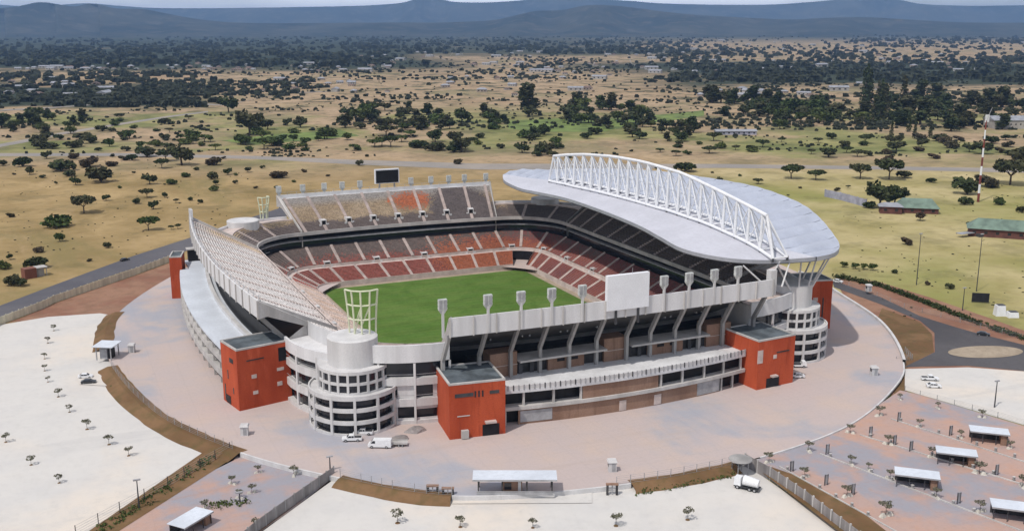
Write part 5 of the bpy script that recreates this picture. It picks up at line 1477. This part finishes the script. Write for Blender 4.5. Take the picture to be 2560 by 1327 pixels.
def pickup(label, p, rz, mat):
    t = thing('pickup_truck', label, 'pickup', p, rz); w = 1.85
    body(t, [(-2.6, .45), (2.5, .45), (2.55, .95), (1.35, 1.1), (.75, 1.72), (-.55, 1.74), (-.62, 1.08), (-2.6, 1.08)], w, mat, .88, 1.2)
    sidewin(t, [[(1.15, 1.16, 1), (.7, 1.64, .89), (.1, 1.66, .89), (.1, 1.16, 1)], [(.02, 1.16, 1), (.02, 1.66, .89), (-.5, 1.66, .89), (-.54, 1.16, 1)]], w)
    endwin(t, [(1.34, -.75, 1.13), (1.34, .75, 1.13), (.79, .72, 1.69), (.79, -.72, 1.69)])
    mb = MB(); mb.box((-1.6, 0, 1.09), (1.75, 1.5, .05)); part('load_bed', mb, M['steel_d'], t)
    wheels(t, (-1.6, 1.55), w, .38)
    for s_ in (-.65, .65):
        mb = MB(); mb.box((2.54, s_, .8), (.06, .36, .2)); part('headlight', mb, M['panel'], t)
    return t
def van(label, p, rz, mat):
    t = thing('van', label, 'van', p, rz); w = 2.0
    body(t, [(-3.2, .4), (2.7, .4), (2.8, 1.0), (2.15, 1.35), (1.45, 2.25), (-3.2, 2.35)], w, mat, .92, 1.4)
    sidewin(t, [[(2.0, 1.38, 1), (1.45, 2.05, .93), (.85, 2.05, .93), (.85, 1.38, 1)]], w)
    endwin(t, [(2.17, -.85, 1.4), (2.17, .85, 1.4), (1.5, .8, 2.2), (1.5, -.8, 2.2)])
    wheels(t, (-2.0, 1.75), w, .38)
    for s_ in (-.7, .7):
        mb = MB(); mb.box((2.79, s_, .85), (.06, .34, .22)); part('headlight', mb, M['panel'], t)
    return t
LEFTWARD = R(180 - YAW)
pickup('white pickup truck facing left in front of the white ramp tower', at(880, 1101, 0), LEFTWARD + R(4), M['carwhite'])
pickup('white pickup truck parked tight against the foot of the white ramp tower', at(908, 1085, 0), LEFTWARD, M['carwhite'])
van('white panel van hitched to a flat trailer on the plaza', at(948, 1117, 0), LEFTWARD + R(-3), M['carwhite'])
tl = thing('trailer', 'low grey flatbed trailer behind the white van', 'trailer', at(1000, 1113, 0), LEFTWARD)
mb = MB(); mb.box((0, 0, .75), (4.0, 1.9, .16)); part('deck', mb, M['conc'], tl)
for sx in (-1, 1):
    mb = MB(); mb.box((0, sx * .92, 1.05), (4.0, .06, .5)); part('side_board', mb, M['conc'], tl)
mb = MB(); mb.beam((2.0, 0, .6), (3.0, 0, .55), .12, .12); part('drawbar', mb, M['steel_d'], tl)
wheels(tl, (-.7, .2), 1.9, .34)
car('white car half hidden behind the right orange block', at(1993, 943, 0), R(-YAW + 180), M['carwhite'])
lt = thing('flatbed_truck', 'white flatbed with a dark load parked behind the right orange block', 'truck', at(1994, 917, 0), R(-YAW))
body(lt, [(-2.6, .5), (2.6, .5), (2.6, 1.2), (2.3, 2.1), (1.2, 2.1), (1.15, 1.0), (-2.6, 1.0)], 2.0, M['carwhite'], .95, 1.3)
mb = MB(); mb.box((-.8, 0, 1.25), (3.2, 1.8, .5)); part('load', mb, M['steel_d'], lt); wheels(lt, (-1.6, 1.7), 2.0, .42)
car('white car in the upper right lot, nearer of two parked side by side', at(2334, 968, GZ), R(YAW - 55), M['carwhite'])
pickup('white pickup in the upper right lot behind another white car', at(2324, 950, GZ), R(YAW - 55), M['carwhite'])
car('dark car driving on the grey road at left', at(312, 652, GZ), R(32), M['cardark'])
car('dark car on the access road near the roundabout island', at(2458, 838, GZ), R(-50), M['cardark'])
car('dark car parked beside a silver one on the left sand lot by the small gate', at(222, 958, GZ), R(-12), M['cardark'])
car('silver white car on the left sand lot behind a dark car', at(214, 944, GZ), R(-12), M['carwhite'])
car('pale car beyond the dark red block at right', at(2094, 706, GZ), R(-60), M['carwhite'])
dz = thing('cement_mixer_truck', 'white tank truck parked at the top of the right panel fence', 'truck', at(1868, 1222, GZ), R(-YAW + 150))
mb = MB(); mb.box((0, 0, .75), (6.0, 2.2, .3)); part('chassis', mb, M['cardark'], dz)
mb = MB(); mb.tube((-2.7, 0, 1.9), (.9, 0, 2.2), 1.0, 1.25, 18); part('tank', mb, M['carwhite'], dz)
mb = MB(); mb.box((2.2, 0, 1.8), (1.7, 2.2, 2.0), 0, 0, .9); o = part('cab', mb, M['carwhite'], dz)
mb = MB(); mb.box((3.02, 0, 2.1), (.12, 1.7, .8)); part('windscreen', mb, M['glass'], o)
wheels(dz, (-2.0, -.8, 2.1), 2.2, .5)
# heaps of rubble beside the tower
def heap(u, v, r, h, label, mat='rubble'):
    p = at(u, v, 0); mb = MB(); rnd = random.Random(int(u)); n = 14
    pts = [[(k_ * r * math.cos(2 * math.pi * k / n) * rnd.uniform(.8, 1.15) * 1.5, k_ * r * math.sin(2 * math.pi * k / n) * rnd.uniform(.8, 1.15), h * z_ * rnd.uniform(.85, 1.1)) for k in range(n)] for k_, z_ in ((1, -.05), (.75, .5), (.45, .85), (.12, 1))]
    for a, b in zip(pts, pts[1:]): mb.strip(a + a[:1], b + b[:1])
    mb.poly(pts[-1])
    solo('rubble_heap', mb, M[mat], label, 'heap', loc=p)
heap(1040, 1076, 2.1, 1.3, 'grey rubble heap on the plaza in front of the white drum wing'); heap(998, 1096, 2.0, .9, 'flatter grey rubble heap behind the flat trailer')

# ------------------------------------------------------------------ masts, poles, huts, buildings
ms = thing('striped_mast', 'tall red and white striped mast with a pale flag at its top', 'mast', at(2445, 505, GZ))
HM = 50.0; NSG = 9
for k in range(NSG):
    z0, z1 = HM * k / NSG, HM * (k + 1) / NSG
    mb = MB(); mb.tube((0, 0, z0), (0, 0, z1), 0.75 - .35 * k / NSG, 0.75 - .35 * (k + 1) / NSG, 10); part('mast_section', mb, M['panel' if k % 2 else 'red'], ms)
mb = MB(); mb.tube((0, 0, HM), (4.0, 0, HM + 8), .25, .12); mb.tube((0, 0, HM), (-3, 0, HM + 4), .15, .1); part('antenna', mb, M['grey'], ms)
mb = MB(); mb.prism([(-1.0, -.15), (2.2, -.15), (2.2, .15), (-1.0, .15)], HM - 1, HM + 3.6); part('flag', mb, M['panel'], ms)
def pole(u, v, h, label, box=False):
    t = thing('lamp_pole', label, 'pole', at(u, v, GZ))
    mb = MB(); mb.tube((0, 0, 0), (0, 0, h), .22, .12, 6); part('shaft', mb, M['steel_d'], t)
    mb = MB(); mb.box((0, 0, h), (1.6, .5, .3)); part('lamp_head', mb, M['grey'], t)
    return t
pole(2291, 712, 22, 'slim dark lamp pole on the green field, left of two tall ones'); pole(2441, 728, 24, 'slim dark lamp pole on the green field, rising from the black banner')
pole(2406, 776, 9, 'short dark pole beside the hedge at right'); pole(2486, 1018, 8, 'dark lamp pole in the upper right white lot'); pole(348, 1270, 7, 'dark bent pole beside the left wire fence')
pole(826, 1188, 5, 'short dark pole at the head of the panel fence'); pole(600, 1235 + 20, 2.5, 'tiny post in the pink lot')
bn = thing('banner_frame', 'black banner on a frame at the foot of the lamp pole', 'banner', at(2450, 757, GZ), R(-35))
mb = MB(); mb.box((0, 0, 2.2), (6.4, .3, 3.6)); part('banner', mb, M['banner'], bn)
for x in (-3.0, 3.0):
    mb = MB(); mb.box((x, .25, 2), (.2, .2, 4)); part('leg', mb, M['grey'], bn)
for (u, v, d, l) in ((2498, 788, (3.6, 3.2, 4.0), 'tall white container beside the hedge at right'), (2530, 792, (4.0, 3.0, 2.0), 'low white skip right of the tall white container')):
    t = thing('container', l, 'container', at(u, v, GZ), R(-25)); mb = MB(); mb.box((0, 0, d[2] / 2), d, 0, 0, .85); part('body', mb, M['panel'], t)
    mb = MB(); mb.box((.2, 0, d[2] + .12), (d[0] * .7, d[1] * .7, .24)); part('lid', mb, M['steel_d'], t)
ht = thing('brick_hut', 'small red brick hut with a flat pale roof among bushes at left', 'hut', at(88, 692, GZ), R(20))
mb = MB(); mb.box((-2.4, 0, 2.2), (5.0, 4.6, 4.4)); o = part('wall', mb, brick('hut_brick', (0.16, 0.06, 0.04), (0.22, 0.09, 0.06)), ht)
mb = MB(); mb.box((2.2, 1.0, 3.9), (6.0, 5.0, .3)); part('roof', mb, M['conc'], ht)
mb = MB(); mb.box((2.4, 1.0, 1.9), (2.6, 3.6, 3.8)); part('rear_room', mb, M['conc_d'], ht)
for x in (.6, 4.6):
    mb = MB(); mb.box((x, -1.2, 1.9), (.25, .25, 3.8)); part('post', mb, M['grey'], ht)
def building(u, v, L, W, H, rz, label, wall, roof, hip=True, rh=2.6, cat='building', name='building'):
    t = thing(name, label, cat, at(u, v, GZ), rz)
    mb = MB(); mb.box((0, 0, H / 2), (L, W, H)); o = part('wall', mb, M[wall], t)
    mb = MB()
    e = .9; q = W * .4 if hip else 0.0
    c = [(-L / 2 - e, -W / 2 - e, H), (L / 2 + e, -W / 2 - e, H), (L / 2 + e, W / 2 + e, H), (-L / 2 - e, W / 2 + e, H)]
    a, b = (-L / 2 - e + q, 0, H + rh), (L / 2 + e - q, 0, H + rh)
    mb.poly([c[0], c[1], b, a]); mb.poly([c[2], c[3], a, b]); mb.poly([c[1], c[2], b]); mb.poly([c[3], c[0], a]); mb.poly(c[::-1])
    part('roof', mb, M[roof], t)
    n = max(2, int(L / 5))
    for k in range(n):
        mb = MB(); mb.box((-L / 2 + L * (k + .5) / n, -W / 2 - .03, H * .55), (1.6, .1, 1.4)); part('window', mb, M['glass'], t)
    return t
M['lilac'] = stain('lilac_wall', (0.36, 0.36, 0.44), 0.15, 0.3, 0.8)
M['housewhite'] = stain('house_white', (0.40, 0.375, 0.34), 0.12, 0.2, 0.8)
M['housetan'] = stain('house_tan', (0.38, 0.31, 0.25), 0.15, 0.2, 0.8)
M['rooftin'] = stain('tin_roof', (0.30, 0.31, 0.34), 0.15, 0.2, 0.5)
M['roofbrown'] = stain('brown_roof', (0.17, 0.12, 0.10), 0.2, 0.2, 0.8)
M['dkbrick'] = stain('dark_red_wall', (0.13, 0.055, 0.045), 0.2, 0.3, 0.8)
building(2290, 530, 23, 11, 3.2, R(-38), 'low building with a pale green hipped roof under the huge black tree', 'dkbrick', 'greenroof', True, 5.0)
building(2225, 532, 12, 8, 4.2, R(-38), 'small red walled annex left of the green roofed building', 'dkbrick', 'rooftin', True, 2.0)
building(2535, 592, 44, 13, 4.2, R(-46), 'long dark red building with a green roof at the right edge', 'dkbrick', 'greenroof', True, 4.6)
building(1838, 336, 40, 12, 3.6, R(-YAW), 'long white shed with a pale tin roof in the middle distance right of centre', 'lilac', 'rooftin', False, 1.6)
building(2530, 320, 50, 26, 9, R(-YAW), 'pale gabled shed at the right edge in black woodland', 'housewhite', 'rooftin', False, 4.0)
wl = fence(px([(2062, 492), (2100, 500), (2165, 518)]), 5.0, 'lilac grey screen wall by the bare soil right of the roof', 8.0, M['lilac'], GZ, 'lilac', .95, .5, 'screen_wall')
wt = thing('water_tank', 'white round water tank on a low stand at right', 'tank', at(2452, 590, GZ))
mb = MB(); mb.lathe((0, 0, 0), [(2.2, 1.6), (2.2, 4.2), (.01, 4.8)], 20); part('tank', mb, M['panel'], wt)
mb = MB(); mb.box((0, 0, .8), (7, 5, 1.6)); part('stand', mb, M['steel_d'], wt)
mb = MB(); mb.box((-9, 2, 2.0), (9, 4, .3)); part('side_roof', mb, M['rooftin'], wt)

# ------------------------------------------------------------------ far houses
def house_mesh(L, W, H, rh, mw, mr, hip):
    mb = MB(); mb.box((0, 0, H / 2), (L, W, H), 0, 0)
    e = .5; q = W * .45 if hip else 0.0
    c = [(-L / 2 - e, -W / 2 - e, H + .02), (L / 2 + e, -W / 2 - e, H + .02), (L / 2 + e, W / 2 + e, H + .02), (-L / 2 - e, W / 2 + e, H + .02)]
    a, b = (-L / 2 - e + q, 0, H + rh), (L / 2 + e - q, 0, H + rh)
    mb.poly([c[0], c[1], b, a], 1); mb.poly([c[2], c[3], a, b], 1); mb.poly([c[1], c[2], b], 1); mb.poly([c[3], c[0], a], 1)
    for k in (-.3, .0, .3): mb.box((L * k, -W / 2 - .02, H * .55), (L * .11, .1, H * .4), 0, 2)
    return mb.mesh('house', [M[mw], M[mr], M['glass']])
HM_ = [house_mesh(12, 8, 3.2, 2.2, 'housewhite', 'rooftin', False), house_mesh(14, 9, 3.2, 2.6, 'housetan', 'roofbrown', True), house_mesh(11, 8, 3.2, 1.8, 'housewhite', 'roofbrown', True), house_mesh(26, 11, 5.0, 2.4, 'housewhite', 'rooftin', False), house_mesh(13, 9, 3.4, 2.3, 'housetan', 'rooftin', True)]
rh_ = random.Random(9)
HZ = [(20, 480, 163, 176, 26, 'small pale houses along the edge of the left woods'), (480, 1000, 158, 180, 30, 'small pale houses along the edge of the left woods'), (0, 300, 196, 244, 16, 'shaded houses among the dark trees at far left'), (650, 900, 190, 232, 12, 'scattered houses on tan soil left of centre'), (900, 1300, 128, 168, 30, 'township houses in the centre distance'),
      (1280, 1760, 125, 190, 44, 'township houses in the centre distance'), (1700, 2250, 100, 185, 44, 'houses in the trees at right'), (2150, 2600, 84, 180, 44, 'houses in the trees at right'), (850, 1500, 190, 240, 16, 'scattered houses on tan soil in the centre'), (1750, 2300, 200, 250, 16, 'scattered brown houses on tan soil at right')]
for u0, u1, v0, v1, n, lab in HZ:
    for _ in range(n):
        o = bpy.data.objects.new('house', rh_.choice(HM_)); COL.objects.link(o)
        v = v0 + (v1 - v0) * rh_.random() ** .8
        o.location = at(rh_.uniform(u0, u1), v, GZ); o.rotation_euler = (0, 0, R(-YAW + rh_.choice((0, 0, 90, 20, -25))))
        s = rh_.uniform(.8, 1.3) * (1.0 if v > 130 else 1.2); o.scale = (s, s, s)
        tag(o, 'one of the ' + lab, 'house', lab)
# pale streets and yards of the far town
st_ = MB()
for pts, w in (([(1030, 118), (1100, 145), (1120, 147), (1140, 118)], 9), ([(1440, 182), (1480, 165), (1490, 148)], 8), ([(1560, 128), (1572, 140), (1580, 160), (1610, 164)], 9), ([(1630, 165), (1628, 140), (1660, 132), (1690, 140)], 9), ([(320, 258), (450, 252), (560, 262), (700, 236), (850, 228)], 6), ([(1900, 140), (2080, 146), (2300, 142), (2560, 150)], 10), ([(0, 276), (120, 270), (230, 262)], 10), ([(1390, 185), (1300, 180), (1240, 160)], 7)):
    c = [at(u, v, GZ + .3) for u, v in pts]; c = catmull([tuple(q) for q in c], 6, False)
    f = SY, CY
    A = [p + Vector((SY, CY, 0)) * w * 1.4 for p in c]; B = [p - Vector((SY, CY, 0)) * w * 1.4 for p in c]
    st_.strip(A, B)
solo('far_streets', st_, M['farroad'], kind='structure')

# ------------------------------------------------------------------ hills
def ridge(name, outline, dist, depth, seed, base_v=76):
    rnd = random.Random(seed); pts = catmull([(u, v, 0) for u, v in outline], 6, False)
    rows = []
    prof = ((-1.0, 0.0), (-.72, .12), (-.48, .36), (-.26, .68), (-.1, .92), (0, 1.0), (.3, .8), (.7, .35), (1.2, 0))
    for dd, hh in prof:
        rowp = []
        for k, p in enumerate(pts):
            d = dist + dd * depth
            H = max(0.0, CAMH + (VHOR - p.y) / FPX * dist - GZ)
            r = (p.x - CU) / FPX * d
            wob = 1 + (rnd.uniform(-.05, .05) if 0 < hh < .95 else 0)
            rowp.append(rf(r, d + math.sin(k * .31 + seed) * depth * .10 * (1 if hh < 1 else 0), GZ + H * hh * wob))
        rows.append(rowp)
    mb = MB()
    for a, b in zip(rows, rows[1:]): mb.strip(a, b)
    return solo(name, mb, M['hill'], kind='structure', smooth=True)
def hillmat():
    m = NT('wooded_hills'); p = m.pos()
    n1 = m.noise(0.0012, p, 7, 0.65); n2 = m.noise(0.006, p, 5, 0.6)
    c = m.mix(m.ramp(n1, 0.35, 0.68), (0.020, 0.030, 0.027), (0.060, 0.064, 0.052))
    c = m.mix(m.ramp(n2, 0.52, 0.66, 0, 0.45), c, (0.13, 0.12, 0.10))
    return m.out(c, 1.0, None, spec=0.02)
M['hill'] = hillmat()
ridge('hills', [(-500, 30), (-200, 20), (0, 14), (120, 20), (240, 12), (330, 18), (420, 23), (600, 23), (860, 19), (950, 16), (1010, 11), (1045, 3), (1075, 1), (1110, 3), (1145, 9), (1220, 10), (1290, 6), (1350, 1), (1450, 1), (1560, 6), (1640, 12), (1760, 15), (1900, 15), (1990, 10), (2060, 4), (2120, -3), (2180, -2), (2225, 5), (2280, 14), (2400, 18), (2560, 17), (2900, 24), (3200, 30)], 19000, 2600, 3)
ridge('hills', [(-500, 58), (-150, 50), (-40, 48), (10, 34), (40, 23), (85, 20), (120, 11), (150, 10), (190, 16), (222, 19), (250, 13), (280, 15), (320, 24), (380, 25), (430, 34), (520, 50), (620, 58), (760, 59), (900, 58), (1000, 57), (1120, 57), (1230, 52), (1290, 40), (1340, 30), (1400, 28), (1460, 17), (1520, 17), (1590, 24), (1660, 33), (1740, 40), (1850, 46), (1960, 50), (2050, 46), (2150, 45), (2240, 50), (2380, 57), (2560, 58), (2900, 59), (3200, 61)], 11500, 2300, 8)

# ------------------------------------------------------------------ light, air, camera
SUN_EL, SUN_X, SUN_Y = 58.0, -0.90, -0.43
sd = Vector((SUN_X * math.cos(R(SUN_EL)), SUN_Y * math.cos(R(SUN_EL)), math.sin(R(SUN_EL)))).normalized()
sl = bpy.data.lights.new('sun', 'SUN'); sl.energy = 2.85; sl.angle = R(1.2); sl.color = (1.0, 0.945, 0.875)
so = bpy.data.objects.new('sun', sl); COL.objects.link(so); so.rotation_euler = sd.to_track_quat('Z', 'Y').to_euler(); so.location = (0, 0, 300)
w = bpy.data.worlds.new('World'); scene.world = w; w.use_nodes = True
nt = w.node_tree; bg = nt.nodes['Background']
sky = nt.nodes.new('ShaderNodeTexSky'); sky.sky_type = 'NISHITA'; sky.sun_disc = False
sky.sun_elevation = R(SUN_EL); sky.sun_rotation = math.atan2(SUN_X, SUN_Y); sky.air_density = 1.0; sky.dust_density = 1.0; sky.ozone_density = 2.0
# broken cloud cover
tcw = nt.nodes.new('ShaderNodeTexCoord'); mpw = nt.nodes.new('ShaderNodeMapping'); mpw.inputs['Scale'].default_value = (1.6, 1.6, 7.0)
nzw = nt.nodes.new('ShaderNodeTexNoise'); nzw.inputs['Scale'].default_value = 2.2; nzw.inputs['Detail'].default_value = 6.0
rmw = nt.nodes.new('ShaderNodeMapRange'); rmw.inputs[1].default_value = 0.36; rmw.inputs[2].default_value = 0.62; rmw.inputs[3].default_value = 0.25; rmw.inputs[4].default_value = 0.92
mxw = nt.nodes.new('ShaderNodeMix'); mxw.data_type = 'RGBA'; mxw.inputs[7].default_value = (8.6, 8.6, 9.0, 1)
nt.links.new(tcw.outputs['Generated'], mpw.inputs[0]); nt.links.new(mpw.outputs[0], nzw.inputs['Vector']); nt.links.new(nzw.outputs['Fac'], rmw.inputs[0])
spw = nt.nodes.new('ShaderNodeSeparateXYZ'); nt.links.new(tcw.outputs['Generated'], spw.inputs[0])
hzw = nt.nodes.new('ShaderNodeMapRange'); hzw.inputs[1].default_value = 0.0; hzw.inputs[2].default_value = 0.22; hzw.inputs[3].default_value = 1.9; hzw.inputs[4].default_value = 0.95
nt.links.new(spw.outputs[2], hzw.inputs[0])
scw = nt.nodes.new('ShaderNodeVectorMath'); scw.operation = 'SCALE'; scw.inputs[0].default_value = (8.2, 8.2, 8.6); nt.links.new(hzw.outputs[0], scw.inputs['Scale']); nt.links.new(scw.outputs[0], mxw.inputs[7])
nt.links.new(rmw.outputs[0], mxw.inputs[0]); nt.links.new(sky.outputs[0], mxw.inputs[6]); nt.links.new(mxw.outputs[2], bg.inputs[0])
bg.inputs[1].default_value = 0.105

HZM = NT('haze_air'); vol = HZM.n('ShaderNodeVolumePrincipled')
vol.inputs['Color'].default_value = (0.36, 0.59, 1.0, 1); vol.inputs['Density'].default_value = 0.000046; vol.inputs['Anisotropy'].default_value = 0.1
outn = [n for n in HZM.t.nodes if n.type == 'OUTPUT_MATERIAL'][0]
HZM.t.nodes.remove(HZM.bsdf); HZM.t.links.new(vol.outputs[0], outn.inputs['Volume'])
hb = MB(); hb.box((0, 0, (GZ - 1 + 620) / 2), (62000, 62000, 620 - GZ + 1))
if True:
    solo('haze', hb, HZM.mat, kind='stuff')

cam = bpy.data.cameras.new('camera'); cam.sensor_width = 36.0; cam.lens = 36.0 * FPX / 2560.0
cam.clip_start = 1.0; cam.clip_end = 80000
co = bpy.data.objects.new('camera', cam); COL.objects.link(co)
co.location = (CAMX, CAMY, CAMH); co.rotation_euler = (math.pi / 2 - TH, 0, R(-YAW))
scene.camera = co
scene.view_settings.view_transform = 'Standard'; scene.view_settings.look = 'None'; scene.view_settings.gamma = 1.0; scene.view_settings.exposure = 0.0
scene.cycles.use_denoising = True
scene.cycles.max_bounces = 6; scene.cycles.diffuse_bounces = 3; scene.cycles.glossy_bounces = 2; scene.cycles.volume_bounces = 0
